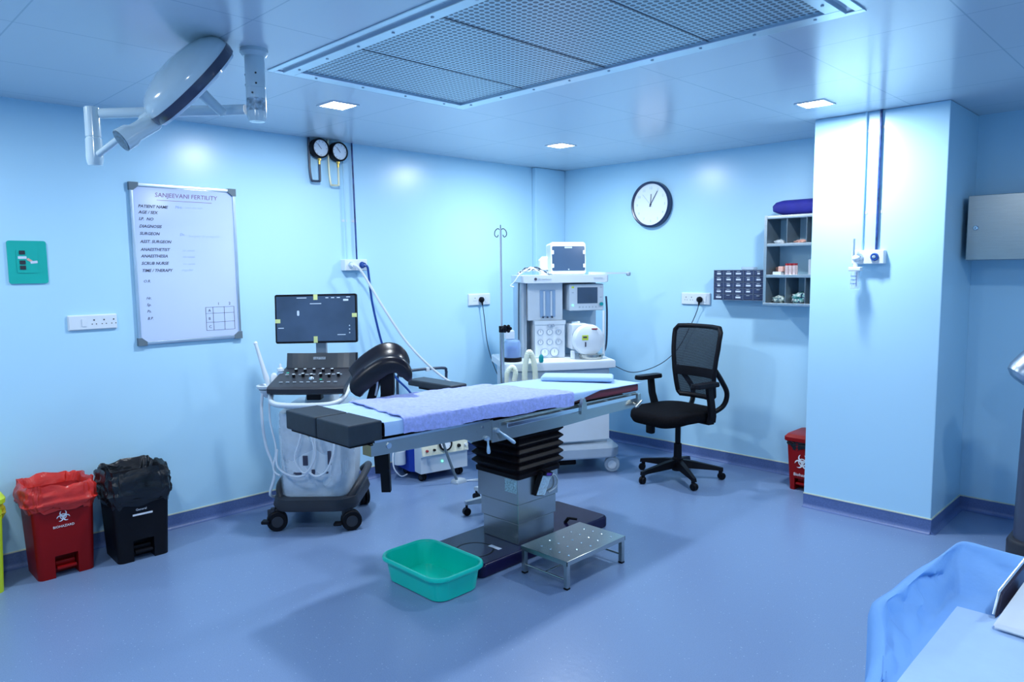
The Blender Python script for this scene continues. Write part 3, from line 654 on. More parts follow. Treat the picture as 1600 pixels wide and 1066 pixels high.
# ------------------------------------------------------------------ surgical lamp
t = thing('surgical_lamp', 'white domed surgical lamp with dark rim on a jointed ceiling arm', 'surgical lamp', (1.612, -3.757, H))
mb = MB(); mb.lathe([(0.054, 0.0), (0.056, -0.014), (0.050, -0.022), (0.044, -0.030)], (1.612, -3.757, H), seg=32); wp(mb.obj('ceiling_flange', m_pealite), t)
mb = MB(); mb.lathe([(0.039, -0.02), (0.039, -0.150), (0.0375, -0.152), (0.0385, -0.154), (0.0385, -0.265), (0.030, -0.285), (0.0, -0.287)], (1.612, -3.757, H), seg=32); col = wp(mb.obj('ceiling_column', m_pealite), t)
mb = MB()
for a in (-2.2, -0.4):
    for dz in (-0.10, -0.14): mb.cyl((1.612 + .036 * math.cos(a), -3.757 + .036 * math.sin(a), H + dz), (1.612 + .0405 * math.cos(a), -3.757 + .0405 * math.sin(a), H + dz), 0.004, seg=8)
mb.cyl((1.612 + .03, -3.757 - .03, H - .178), (1.612 + .0285, -3.757 - .0285, H - .178), 0.004, seg=8)
wp(mb.obj('screws', m_dgrey), t)
mb = MB(); F_ = Matrix.Translation((1.612, -3.757, 0))
for k in range(4): arc_band(mb, 0, 0, 0.0388, 0.0393, math.radians(-45), math.radians(-5), H - 0.205 - 0.012 * k, F_)
wp(MB().cyl((1.612, -3.757, H - 0.245), (1.612, -3.757, H - 0.195), 0.0389, seg=24).obj('rating_label', mat('lamp_label', (0.30, 0.42, 0.52), 0.4, var=0.5, vscale=60)), t)
J = V((1.092, -4.218, 0))
mb = MB(); mb.cyl((1.575, -3.787, 2.208), (J.x + 0.03, J.y + 0.025, 2.205), 0.021, seg=18); wp(mb.obj('horizontal_arm', m_pealite), t)
mb = MB(); mb.lathe([(0.026, 2.232), (0.030, 2.228), (0.030, 2.112), (0.027, 2.110), (0.027, 2.106), (0.031, 2.104), (0.033, 2.03), (0.031, 2.01), (0.026, 1.995), (0, 1.993)][::-1], J, seg=28); wp(mb.obj('elbow_joint', m_pealite), t)
Fv = V((-0.701, 0.706, -0.099)); D0 = V((0.456, 0.551, 0.699)).normalized(); LC = V((1.573, -3.997, 2.275)); Fv = (LC - V((4.479, -5.181, 1.55))).normalized()
D0 = (D0 - Fv * D0.dot(Fv)).normalized(); N0 = Fv.cross(D0).normalized()
if N0.z > 0: N0 = -N0
N0 = (N0 + Fv * 0.10).normalized()
R_ = 0.205
mb = MB(); prof = [(0.0, -0.112)] + [(R_ * math.sin(a) * 0.995, -0.022 - 0.090 * math.cos(a) ** 0.8) for a in [PI / 2 * k / 12 for k in range(1, 12)]] + [(R_, -0.020), (R_, -0.018)]
mb.lathe(prof, LC, N0, seg=56); wp(mb.obj('lamp_dome', m_pealite), t)
mb = MB(); mb.lathe([(R_ - 0.01, -0.0185), (R_ + 0.002, -0.018), (R_ + 0.003, 0.0), (R_ - 0.002, 0.017), (R_ - 0.012, 0.018)], LC, N0, seg=56); wp(mb.obj('lamp_rim', m_lampblack), t)
mb = MB(); mb.lathe([(R_ - 0.006, 0.016), (R_ - 0.012, 0.028), (R_ * 0.6, 0.034), (0.0, 0.036)], LC, N0, seg=56); wp(mb.obj('front_glass', m_lampglass), t)
mb = MB(); mb.lathe([(0.036, 0.034), (0.036, 0.044), (0.022, 0.050), (0.020, 0.10), (0.017, 0.15), (0.008, 0.158), (0, 0.158)], LC, N0, seg=20); wp(mb.obj('sterile_handle', m_pealite), t)
E1 = LC - D0 * (R_ + 0.004)
h1 = V((1.483, -4.235, 2.045))
ax = (h1 - E1).normalized()
mb = MB(); L_ = (h1 - E1).length
mb.lathe([(0.020, -0.035), (0.024, -0.01)], E1, ax, seg=24); wp(mb.obj('swivel', m_lampblack), t)
mb = MB(); mb.lathe([(0.0, -0.012), (0.030, -0.010), (0.033, 0.0), (0.034, L_ * 0.60), (0.043, L_ * 0.72), (0.044, L_)], E1, ax, seg=28); hb = wp(mb.obj('yoke_hub', m_pealite), t)
mb = MB(); mb.cyl(h1 - ax * 0.001, h1 + ax * 0.003, 0.041, seg=28); wp(mb.obj('hub_end_disc', mat('grey_mesh_disc', (0.10, 0.17, 0.24), 0.5, var=0.5, vscale=80)), t)
jb = V((J.x, J.y, 2.03)); hh = E1 + ax * (L_ * 0.1) + V((0, 0, 0.035)) + Fv * 0.03
mb = MB(); mb.cyl(jb + (hh - jb).normalized() * 0.02, hh, 0.013, 0.014, seg=14); wp(mb.obj('lower_arm', m_pealite), t)
mb = MB(); mb.cyl(hh - (hh - jb).normalized() * 0.05, hh + (hh - jb).normalized() * 0.02, 0.020, seg=14); mb.cyl(hh, E1 + ax * 0.03, 0.018, seg=14); wp(mb.obj('arm_bracket', m_pealite), t)

# ------------------------------------------------------------------ operating table
TX0, TX1 = 1.362, 1.900
ZB = [(-3.60, 0.824), (-2.72, 0.800), (-1.46, 0.782)]
ZT = [(-3.60, 0.890), (-2.70, 0.872), (-2.1, 0.850), (-1.455, 0.830)]
t = OT = thing('operating_table', 'steel operating table with black bellows column and navy base', 'operating table', (1.69, -2.30, 0))
mb = MB()
mb.loft([[V((p.x, p.y, p.z)) for p in rr(w_, d_, 0.035, 6, z_, 1.69, -2.30)] for w_, d_, z_ in ((0.425, 1.04, 0.004), (0.43, 1.045, 0.012), (0.43, 1.045, 0.055), (0.42, 1.035, 0.066), (0.40, 1.015, 0.071))])
wp(mb.obj('base', m_navy), t)
mb = MB(); arc_band(mb, 1.72, -2.70, 0.095, 0.105, 0, 2 * PI, 0.0716, None, n=40); wp(mb.obj('base_groove', m_black, smooth=0), t)
wp(MB().box(1.735, 1.815, -2.615, -2.590, 0.0705, 0.0722).obj('base_label', m_label, smooth=0), t)
mb = MB(); mb.cyl((1.80, -2.06, 0.07), (1.82, -2.05, 0.10), 0.010, seg=12); mb.cyl((1.82, -2.05, 0.10), (1.86, -2.02, 0.095), 0.007, seg=10); wp(mb.obj('brake_pedal', m_black), t)
for x0, y1, z0, z1 in ((1.578, -2.212, 0.071, 0.185), (1.560, -2.196, 0.185, 0.290), (1.535, -2.178, 0.290, 0.437)):
    wp(MB().box(x0, 1.850, -2.500, y1, z0, z1, bev=0.003).obj('column_cover', m_steel), t)
# bellows
bc = (1.692, -2.339); lo = []
for hs, z in [(0.162, 0.430), (0.170, 0.432), (0.172, 0.455), (0.164, 0.462)]: lo.append((hs, z))
for k in range(5):
    z = 0.468 + k * 0.044
    lo += [(0.166, z), (0.186, z + 0.018), (0.188, z + 0.022), (0.186, z + 0.026)]
lo += [(0.166, 0.690), (0.160, 0.72)]
mb = MB(); mb.loft([[V((p.x, p.y, p.z)) for p in rr(2 * hs, 2 * hs, 0.016, 4, z, *bc)] for hs, z in lo]); wp(mb.obj('bellows', m_rubber, smooth=25), t)
# table frame below the pads
mb = MB(); mb.box(1.42, 1.86, -2.66, -1.56, 0.695, 0.775, bev=0.01); wp(mb.obj('under_frame', m_steel), t)
mb = MB(); mb.box(1.42, 1.87, -3.36, -2.74, 0.762, 0.790, bev=0.005); wp(mb.obj('foot_section_frame', m_steel), t)
def side_plate(x0, x1, pts, name='side_plate', m=m_steel):
    mb = MB(); mb.prism(pts, x0, x1, lambda u, v, q: (q, u, v)); return wp(mb.obj(name, m, smooth=0), t)
for xa, xb in ((1.896, 1.904), (1.352, 1.360)):
    side_plate(xa, xb, [(-3.44, 0.752), (-3.44, 0.818), (-2.76, 0.806), (-2.76, 0.712), (-2.86, 0.712), (-2.92, 0.735)])
    side_plate(xa, xb, [(-2.735, 0.685), (-2.735, 0.795), (-1.50, 0.782), (-1.50, 0.690), (-1.74, 0.690), (-2.2, 0.680)])
    side_plate(xa - 0.012, xb - 0.002 if xa > 1.6 else xb + 0.01, [(-2.77, 0.70), (-2.77, 0.80), (-2.725, 0.80), (-2.725, 0.70)], 'hinge_bracket')
    s = 1 if xa > 1.6 else -1; e = xb if s > 0 else xa
    # turned-over top lips of the plates
    mb = MB(); mb.prism([(-3.44, 0.812), (-3.44, 0.822), (-2.76, 0.810), (-2.76, 0.800)], min(e, e + s * 0.012), max(e, e + s * 0.012), lambda u, v, q: (q, u, v)); wp(mb.obj('plate_lip', m_chrome, smooth=0), t)
    mb = MB(); mb.tube([(e + s * 0.028, -2.66, 0.752), (e + s * 0.028, -2.645, 0.772), (e + s * 0.028, -1.60, 0.762)], 0.0001, seg=4, sub=1) if 0 else None
    mb = MB(); mb.box(e + s * 0.020, e + s * 0.030, -2.655, -1.545, 0.752, 0.774, bev=0.003)
    for y in (-2.62, -2.2, -1.80, -1.58): mb.box(min(e, e + s * 0.021), max(e, e + s * 0.021), y - 0.010, y + 0.010, 0.756, 0.770)
    wp(mb.obj('accessory_rail', m_chrome), t)
plate_end = side_plate(1.84, 1.904, [(-3.452, 0.752), (-3.452, 0.800), (-3.440, 0.800), (-3.440, 0.752)], 'end_bar')
mb = MB(); mb.cyl((1.903, -3.36, 0.785), (1.909, -3.36, 0.785), 0.013, seg=20); mb.cyl((1.903, -2.80, 0.775), (1.908, -2.80, 0.775), 0.007, seg=12); mb.cyl((1.903, -2.84, 0.760), (1.907, -2.84, 0.760), 0.004, seg=10); wp(mb.obj('plate_bolts', m_chrome), t)
# clamp, levers, pivots
mb = MB(); mb.prism([(-2.085, 0.735), (-2.080, 0.79), (-2.068, 0.822), (-2.050, 0.822), (-2.038, 0.79), (-2.030, 0.735)], 1.925, 1.945, lambda u, v, q: (q, u, v)); wp(mb.obj('rail_clamp', m_steel, smooth=0), t)
for n_, p0, p1 in (('lever', (1.915, -2.705, 0.745), (1.955, -2.625, 0.672)), ('lever', (1.915, -2.775, 0.715), (1.920, -2.775, 0.640))):
    mb = MB(); d_ = (V(p1) - V(p0)).normalized(); mb.lathe([(0.006, 0), (0.005, 0.03), (0.008, 0.045), (0.0105, (V(p1) - V(p0)).length - 0.01), (0.007, (V(p1) - V(p0)).length)], p0, d_, seg=14)
    mb.cyl((1.900, p0[1], p0[2]), (1.918, p0[1], p0[2]), 0.012, seg=14); wp(mb.obj(n_, m_alu), t)
mb = MB(); mb.cyl((1.904, -1.535, 0.715), (1.945, -1.535, 0.705), 0.010, seg=12); mb.cyl((1.94, -1.56, 0.70), (1.945, -1.50, 0.735), 0.007, seg=10); mb.box(1.896, 1.93, -1.52, -1.485, 0.70, 0.775, bev=0.004); wp(mb.obj('end_clamp', m_steel), t)
# pads
def pad(name, x0, x1, y0, y1, m, r=0.012, zb=None, zt=None):
    zb = zb or (lambda y: lerp(ZB, y) + 0.002); zt = zt or (lambda y: lerp(ZT, y))
    mb = MB(); t_ = bmesh.new(); bmesh.ops.create_cube(t_, size=1)
    for v in t_.verts:
        y = y0 if v.co.y < 0 else y1
        v.co = V((x0 if v.co.x < 0 else x1, y, zb(y) if v.co.z < 0 else zt(y)))
    bmesh.ops.bevel(t_, geom=t_.edges[:], offset=r, segments=3, affect='EDGES', profile=0.5)
    mb.add(t_); return wp(mb.obj(name, m), t)
pad('foot_pad', 1.362, 1.626, -3.556, -3.386, m_vinyl_pad, 0.008, lambda y: 0.812, lambda y: 0.902)
pad('foot_pad', 1.636, 1.900, -3.556, -3.386, m_vinyl_pad, 0.008, lambda y: 0.812, lambda y: 0.902)
wp(MB().box(1.38, 1.88, -3.54, -3.39, 0.800, 0.812, bev=0.003).obj('foot_pad_board', m_black), t)
pad('seat_pad', TX0 + .004, TX1 - .004, -3.378, -2.722, m_black)
pad('back_pad', TX0 + .004, TX1 - .004, -2.716, -1.462, m_maroon)
mb = MB(); mb.prism([(-1.46, .79), (-1.415, .79), (-1.415, 0.725), (-1.46, 0.725)], 1.40, 1.60, lambda u, v, q: (q, u, v)); wp(mb.obj('head_rest_socket', m_steel, smooth=0), t)
# sticker on the column
wp(MB().box(1.752, 1.842, -2.5012, -2.5, 0.352, 0.425).obj('rating_label', mat('column_label', (0.34, 0.52, 0.60), 0.5, var=0.4, vscale=90), smooth=0), t)

# hand control hanging on the column
t = thing('hand_control', 'black hand control with white keypad hanging on the operating table column', 'remote control', (1.862, -2.32, 0.30))
M_ = Matrix.Translation((1.868, -2.330, 0.385)) @ Matrix.Rotation(math.radians(-14), 4, 'X') @ Matrix.Rotation(math.radians(12), 4, 'Y')
mb = MB(); mb.box(-0.014, 0.016, -0.042, 0.042, -0.075, 0.06, bev=0.006, M=M_); mb.box(-0.014, 0.03, -0.03, 0.03, 0.05, 0.072, bev=0.004, M=M_); wp(mb.obj('control_body', m_black), t)
wp(MB().box(0.016, 0.0172, -0.030, 0.037, -0.068, 0.045, M=M_).obj('keypad', mat('keypad_print', (0.50, 0.68, 0.80), 0.4, var=0.25, vscale=70), smooth=0), t)
wp(MB().box(0.030, 0.031, -0.02, 0.02, 0.053, 0.068, M=M_).obj('top_label', mat('purple_print', (0.10, 0.03, 0.35), 0.4), smooth=0), t)
mb = MB(); mb.tube([(1.862, -2.27, 0.38), (1.865, -2.235, 0.41), (1.866, -2.20, 0.375), (1.862, -2.21, 0.33), (1.862, -2.27, 0.315)], 0.004, seg=8); wp(mb.obj('cord', m_grey), t)

# ------------------------------------------------------------------ drapes on the table
def drape(name, y0f, y1f, lift, dn, df, m, ny=90, seed=0, crease=0.002, puff=0.0, thick=0.0025, ov=0.006):
    """cloth laid over the pads: y0f/y1f give its ends at cross position s, dn/df its near and far side drops along y"""
    W = TX1 - TX0; nx = 46
    def fn(a, b):
        # b across the section from far hem to near hem, a along the table
        s = b
        q = s * (W + 0.14) - 0.07 + 0.0      # -0.07 .. W+0.07
        x = max(0.0, min(W, q)); f = x / W
        y = y0f(f) + (y1f(f) - y0f(f)) * a
        zt = lerp(ZT, y) + lift
        n = mnoise.noise(V((x * 9 + seed, y * 9, seed))) * crease + mnoise.noise(V((x * 30, y * 30, seed))) * crease * 0.35
        edge = min(f, 1 - f)
        z = zt + n + puff * (1 - math.exp(-edge * 16))
        if q < 0: k = -q / 0.07; z -= df(y) * k; X = TX0 - ov - n
        elif q > W: k = (q - W) / 0.07; z -= dn(y) * k; X = TX1 + ov + n * 0.8 + 0.002 * math.sin(k * 3)
        else: X = TX0 - ov + (W + 2 * ov) * f
        return V((X, y, z))
    mb = MB(); mb.grid(fn, ny, nx, thick=thick); return mb.obj(name, m, smooth=60)
def dn_sheet(y): return lerp([(-3.4, 0.060), (-2.15, 0.055), (-2.0, 0.034), (-1.86, 0.006), (-1.72, 0.008), (-1.60, 0.003), (-1.45, 0.001)], y) 
o = drape('bed_sheet', lambda f: -3.380, lambda f: -1.448 , 0.004, dn_sheet, lambda y: 0.055, m_sheet, seed=3, crease=0.0025)
tag(o, 'light blue nonwoven sheet covering the operating table mattress', 'sheet')
o = drape('underpad', lambda f: -3.205 - 0.07 * f + 0.006 * math.sin(f * 30), lambda f: -2.30 + 0.19 * f + 0.006 * math.sin(f * 22), 0.010, lambda y: 0.072 + 0.004 * math.sin(y * 14), lambda y: 0.05, m_towel, seed=11, crease=0.0095, puff=0.007, thick=0.005, ov=0.012)
tag(o, 'periwinkle absorbent underpad spread over the foot half of the table', 'underpad')
t = tag(MB().loft([[V((p.x, p.y, p.z)) for p in rr(w_, d_, 0.02, 5, z_)] for w_, d_, z_ in ((0.43, 0.18, 0), (0.45, 0.20, 0.006), (0.45, 0.20, 0.022), (0.43, 0.185, 0.030), (0.36, 0.12, 0.034))]).obj('folded_sheet', m_sheet2 if 0 else m_sheet, smooth=60), 'thick folded light blue sheet lying diagonally at the head of the table', 'folded sheet')
t.location = (1.57, -1.665, 0.8455); t.rotation_euler = (math.radians(-1.5), 0, math.radians(36))

# arm board behind the table
t = thing('arm_board', 'dark padded arm board jutting from the far side of the operating table', 'arm board', (1.34, -2.44, 0.77))
mb = MB(); mb.box(0.93, 1.335, -2.52, -2.39, 0.845, 0.885, bev=0.010, seg=3); wp(mb.obj('pad', m_vinyl_pad), t)
mb = MB(); mb.box(1.0, 1.345, -2.49, -2.42, 0.828, 0.844, bev=0.003); mb.box(1.318, 1.345, -2.48, -2.43, 0.745, 0.83, bev=0.003); wp(mb.obj('bracket', m_black), t)

# leg holder behind the table
t = thing('leg_holder', 'black padded leg holder trough on posts behind the foot of the table', 'leg holder', (1.27, -2.98, 0.36))
Rv = V((0.71, 0.705, 0)); Fh = V((-0.705, 0.71, 0)); B0 = V((1.25, -3.0, 0))
def lh(u, d, z): return B0 + Rv * (u + 0.022 * max(0, min(1, (z - 0.9) / 0.05))) + Fh * d + V((0, 0, z + 0.010 * max(0, min(1, (z - 0.9) / 0.05))))
sp = [(-0.118, 0.955), (-0.092, 0.988), (-0.045, 1.030), (0.0, 1.062), (0.045, 1.086), (0.090, 1.094), (0.130, 1.084), (0.160, 1.056), (0.172, 1.020), (0.165, 0.998)]
P = []
for i in range(len(sp) - 1):
    p0, p1, p2, p3 = [V((*sp[max(0, min(len(sp) - 1, k))], 0)) for k in (i - 1, i, i + 1, i + 2)]
    for k in range(4):
        q = k / 4; P.append(0.5 * ((2 * p1) + (p2 - p0) * q + (2 * p0 - 5 * p1 + 4 * p2 - p3) * q * q + (3 * p1 - p0 - 3 * p2 + p3) * q ** 3))
P.append(V((*sp[-1], 0)))
loops = []
for i, p in enumerate(P):
    d_ = (P[min(i + 1, len(P) - 1)] - P[max(0, i - 1)]).normalized(); n_ = V((-d_.y, d_.x, 0))
    sc = 1.02 - 0.36 * (i / len(P)) ** 1.5; e = min(1, i / 2 + 0.6, (len(P) - 1 - i) / 3 + 0.35)
    sec = []
    for a, hgt in ((-0.080, -0.060), (-0.088, 0.0), (-0.075, 0.026), (-0.055, 0.030), (-0.035, 0.010), (0.0, -0.004), (0.035, 0.010), (0.055, 0.030), (0.075, 0.026), (0.088, 0.0), (0.080, -0.060), (0.05, -0.075), (0.0, -0.082), (-0.05, -0.078)):
        hh_ = hgt * e * sc; depth = a
        q = p + n_ * hh_
        sec.append(lh(q.x - 0.25 * depth, depth, q.y + 0.45 * depth))
    loops.append(sec)
mb = MB(); mb.loft(loops); wp(mb.obj('padded_trough', mat('black_leather_pad', (0.007, 0.007, 0.013), 0.3, var=0.2, bump=0.1, bscale=12, spec=0.3), smooth=60), t)
mb = MB(); mb.loft([[lh(u, d, z) for u, d in ((-0.055 + o_, -0.02), (-0.055 + o_ + w_, -0.02), (-0.055 + o_ + w_, 0.02), (-0.055 + o_, 0.02))] for o_, w_, z in ((0.05, 0.05, 0.99), (0.03, 0.045, 0.86), (0.055, 0.04, 0.70), (0.068, 0.035, 0.46))]); wp(mb.obj('support_post', m_black), t)
mb = MB(); mb.loft([[lh(u, d, z) for u, d in ((o_, -0.03), (o_ + w_, -0.03), (o_ + w_, 0.01), (o_, 0.01))] for o_, w_, z in ((0.03, 0.075, 1.04), (0.055, 0.070, 0.90), (0.045, 0.06, 0.80), (0.035, 0.052, 0.62), (0.045, 0.048, 0.36))]); wp(mb.obj('support_post', m_black), t)
mb = MB(); mb.tube([lh(0.0, -0.04, 0.99), lh(0.02, -0.045, 0.95), lh(0.03, -0.04, 0.89)], 0.006, seg=8); wp(mb.obj('release_cable', m_grey), t)
mb = MB(); mb.cyl((1.30, -2.99, 0.775), (1.353, -2.99, 0.775), 0.018, seg=14); mb.box(1.25, 1.31, -3.02, -2.96, 0.74, 0.81, bev=0.006); wp(mb.obj('rail_clamp', m_black), t)

# drip stand
t = thing('drip_stand', 'tall thin steel drip stand with hooks and wheeled base behind the table', 'drip stand', (1.215, -1.985, 0))
mb = MB()
for k in range(5):
    a = math.radians(252 + 72 * k); e = V((math.cos(a), math.sin(a), 0))
    mb2 = MB(); mb2.loft([[V((0, 0, 0)) + e * q + V((-e.y, e.x, 0)) * s * w_ + V((0, 0, z)) for s, z in ((-1, z0), (1, z0), (1, z1), (-1, z1))] for q, w_, z0, z1 in ((0.02, 0.022, 0.065, 0.115), (0.27, 0.014, 0.070, 0.092))]); mb2.obj('base_arm', m_grey, t, smooth=0)
    mb2 = MB(); c = e * 0.262; sd = V((-e.y, e.x, 0)); mb2.cyl(c + V((0, 0, 0.025)) - sd * 0.014, c + V((0, 0, 0.025)) + sd * 0.014, 0.025, seg=18); mb2.cyl(c + V((0, 0, 0.03)), c + V((0, 0, 0.072)), 0.008, seg=8); mb2.obj('caster', m_black, t)
mb = MB(); mb.cyl((0, 0, 0.06), (0, 0, 0.13), 0.030, seg=20); mb.cyl((0, 0, 0.12), (0, 0, 1.17), 0.0145, seg=16); mb.obj('lower_tube', m_steel, t)
mb = MB(); mb.cyl((0, 0, 1.17), (0, 0, 1.80), 0.0065, seg=12); mb.obj('upper_rod', m_grey, t)
mb = MB(); mb.cyl((0, 0, 1.15), (0, 0, 1.19), 0.018, seg=14)
for k in range(6): a = k * PI / 3; mb.ball((0.045 + 0.016 * math.cos(a) * .7, 0.03 * 0 + 0.02 * math.cos(a), 1.175 + 0.016 * math.sin(a)), 0.012, seg=10)
mb.cyl((0.01, 0, 1.175), (0.05, 0, 1.175), 0.017, seg=14); mb.obj('clamp_knob', m_black, t)
mb = MB()
for s in (-1, 1): mb.tube([(0, 0, 1.79), (s * .012, s * .012, 1.800), (s * .024, s * .024, 1.785), (s * .026, s * .026, 1.760), (s * .016, s * .016, 1.748), (s * .010, s * .010, 1.762)], 0.0028, seg=6)
mb.tube([(0, 0, 1.79), (-.008, .008, 1.812), (0, 0, 1.822), (.006, -.006, 1.808)], 0.0028, seg=6)
mb.obj('hooks', m_cable, t)

# ------------------------------------------------------------------ green tub
t = tag(MB().loft([[V((p.x, p.y, p.z)) for p in rr(w_, d_, r_, 8, z_)] for w_, d_, r_, z_ in (
    (0.415, 0.255, 0.06, 0.002), (0.425, 0.265, 0.065, 0.006), (0.452, 0.300, 0.075, 0.110), (0.458, 0.306, 0.078, 0.112), (0.478, 0.326, 0.085, 0.108), (0.488, 0.336, 0.088, 0.112), (0.490, 0.338, 0.090, 0.122), (0.484, 0.332, 0.088, 0.130), (0.466, 0.314, 0.080, 0.131), (0.448, 0.296, 0.074, 0.124), (0.420, 0.260, 0.063, 0.012), (0.34, 0.18, 0.05, 0.008), (0.10, 0.06, 0.02, 0.010))]).obj('plastic_tub', m_green, smooth=50),
    'sea green plastic tub on the floor at the foot end of the table base', 'tub')
t.location = (1.752, -3.012, 0)
# ------------------------------------------------------------------ steel step stool
t = thing('step_stool', 'low stainless steel step stool with studded top beside the table base', 'step stool', (2.142, -2.388, 0))
w, d, h = 0.155, 0.235, 0.146
mb = MB(); mb.box(-w, w, -d, d, h - 0.004, h, bev=0.0015, seg=1)
for a in ((-w, w, -d, -d + .003), (-w, w, d - .003, d), (-w, -w + .003, -d, d), (w - .003, w, -d, d)): mb.box(a[0], a[1], a[2], a[3], h - 0.024, h - 0.003)
mb.obj('tread', m_steel, t)
mb = MB()
for i in range(4):
    for j in range(5): mb.lathe([(0.006, 0), (0.0045, 0.003), (0, 0.0042)], (-0.09 + i * 0.06 + (0.0 if j % 2 else 0.02), -0.17 + j * 0.085, h), seg=10)
mb.obj('tread_studs', m_chrome, t)
for sx in (-1, 1):
    for sy in (-1, 1):
        x, y = sx * (w - 0.014), sy * (d - 0.014)
        mb = MB(); mb.box(x - .0115, x + .0115, y - .0115, y + .0115, 0.008, h - 0.005, bev=0.002); lg = mb.obj('leg', m_steel, t)
        mb = MB(); mb.box(x - .0125, x + .0125, y - .0125, y + .0125, 0.0, 0.010, bev=0.002); mb.obj('rubber_foot', m_black, lg)
for sy in (-1, 1): mb = MB(); mb.cyl((-w + .02, sy * (d - .014), 0.045), (w - .02, sy * (d - .014), 0.045), 0.005, seg=10); mb.obj('crossbar', m_steel, t)
mb = MB(); mb.cyl((0, -d + .014, 0.045), (0, d - .014, 0.045), 0.005, seg=10); mb.obj('crossbar', m_steel, t)

# ------------------------------------------------------------------ bins
def bin_body(t, wb_, db, wt, dt, h, m, nh=0.115, nw=0.105):
    """pedal bin body: front faces local -y, notch in the foot for the pedal"""
    def wd(z): k = z / h; return wb_ + (wt - wb_) * k, db + (dt - db) * k
    mb = MB(); r = 0.03
    mb.loft([[V((p.x, p.y, z)) for p in rr(*wd(z), r, 5)] for z in (nh, nh + 0.01, h * 0.6, h)])
    w0, d0 = wd(0.0); w1, d1 = wd(nh)
    for s in (-1, 1):     # the two feet
        lo = []
        for z, w_, d_ in ((0.0, w0, d0), (nh, w1, d1)):
            x0 = nw / 2
            pts = [(x0, d_ / 2), (w_ / 2 - r, d_ / 2)] + [(w_ / 2 - r + r * math.sin(a), d_ / 2 - r + r * math.cos(a)) for a in [PI / 10 * k for k in range(1, 6)]] + [(w_ / 2 - r + r * math.cos(a), -d_ / 2 + r - r * math.sin(a)) for a in [PI / 10 * k for k in range(0, 6)]] + [(x0, -d_ / 2)]
            lo.append([V((s * x, y, z)) for x, y in pts])
        mb.loft(lo)
    mb.box(-nw / 2, nw / 2, -d0 / 2 + 0.07, d0 / 2, 0.004, nh)
    o = mb.obj('bin_body', m, t)
    mb = MB(); mb.box(-nw / 2 + 0.008, nw / 2 - 0.008, -d0 / 2 - 0.004, -d0 / 2 + 0.07, 0.040, 0.055, bev=0.004); mb.box(-nw / 2 + 0.008, nw / 2 - 0.008, -d0 / 2 + 0.03, -d0 / 2 + 0.07, 0.055, 0.075, bev=0.004); mb.obj('pedal', m, t)
    return o
def bag(t, wt, dt, h, m, drop, rise, seed, inner=0.16, spread=0.014, nm='bin_liner', bul=0.012):
    n = 160; base = []
    for q0, q1 in zip(rr(1, 1, 0.22, 7), rr(1, 1, 0.22, 7)[1:] + rr(1, 1, 0.22, 7)[:1]):
        for s_ in range(5): base.append(q0.lerp(q1, s_ / 5))
    n = len(base)
    def pt(i, k, off, z, nz, na):
        p = base[i % n]; d = V((p.x, p.y, 0)).normalized()
        nn = mnoise.noise(V((p.x * 5 + seed, p.y * 5, z * 12 + k))) ; n2 = mnoise.noise(V((p.x * 15, p.y * 15 + seed, z * 30)))
        return V((p.x * wt + d.x * (off + na * nn + 0.3 * na * n2), p.y * dt + d.y * (off + na * nn + 0.3 * na * n2), z + nz * nn + nz * 0.4 * n2))
    L = [(spread * 0.6, h - drop, 0.035, 0.006), (spread + 0.002, h - drop + 0.02, 0.02, 0.010), (spread + bul, h - drop * 0.55, 0.008, 0.012), (spread + bul * 0.8, h - drop * 0.25, 0.006, 0.012), (spread + 0.004, h + rise * 0.3, 0.010, 0.010), (spread * 0.3, h + rise, 0.022, 0.010), (-0.012, h + rise * 0.6, 0.018, 0.010), (-0.03, h - 0.03, 0.02, 0.012), (-0.04, h - inner, 0.01, 0.012), (-0.10, h - inner - 0.03, 0.01, 0.01)]
    LL = []
    for q in range(len(L) - 1):
        for s_ in range(4):
            LL.append(tuple(L[q][c] + (L[q + 1][c] - L[q][c]) * s_ / 4 for c in range(4)))
    LL.append(L[-1])
    def pt2(i, k, o_, z, nz, na):
        p = pt(i, k / 4, o_, z, nz, na); b_ = base[i % n]; d = V((b_.x, b_.y, 0)).normalized(); an = math.atan2(b_.y, b_.x)
        r1 = 1 - abs(mnoise.noise(V((math.cos(an) * 4 + seed, math.sin(an) * 4, z * 9)))) * 2
        r2 = 1 - abs(mnoise.noise(V((math.cos(an) * 9, math.sin(an) * 9 + seed, z * 16 + an * 2)))) * 2
        return p + d * (0.010 * max(0, r1) ** 2 + 0.007 * max(0, r2) ** 2 - 0.006) * (1 if k > 3 else 0.3)
    mb = MB(); mb.loft([[pt2(i, k, o_, z, nz, na) for i in range(n)] for k, (o_, z, nz, na) in enumerate(LL)], cap=False)
    t_ = mb.b; return mb.obj(nm, m, t, smooth=70)
# red bin
t = thing('pedal_bin', 'red biohazard pedal bin with red liner, between the yellow and black bins', 'bin', (0.185, -4.250, 0), PI / 2)
bin_body(t, 0.255, 0.245, 0.285, 0.285, 0.43, m_red); bag(t, 0.285, 0.285, 0.43, m_redbag, 0.075, 0.055, 2.0)
Mf = frame((-0.005, -0.1388, 0.318), (1, 0, 0), (0, -0.046, 1))
biohazard(Mf, 0.034, m_inkw, t); text_obj('BIOHAZARD', 0.017, (-0.005, -0.1357, 0.262), (1, 0, 0), (0, -0.046, 1), m_inkw, t, 'writing', align='CENTER')
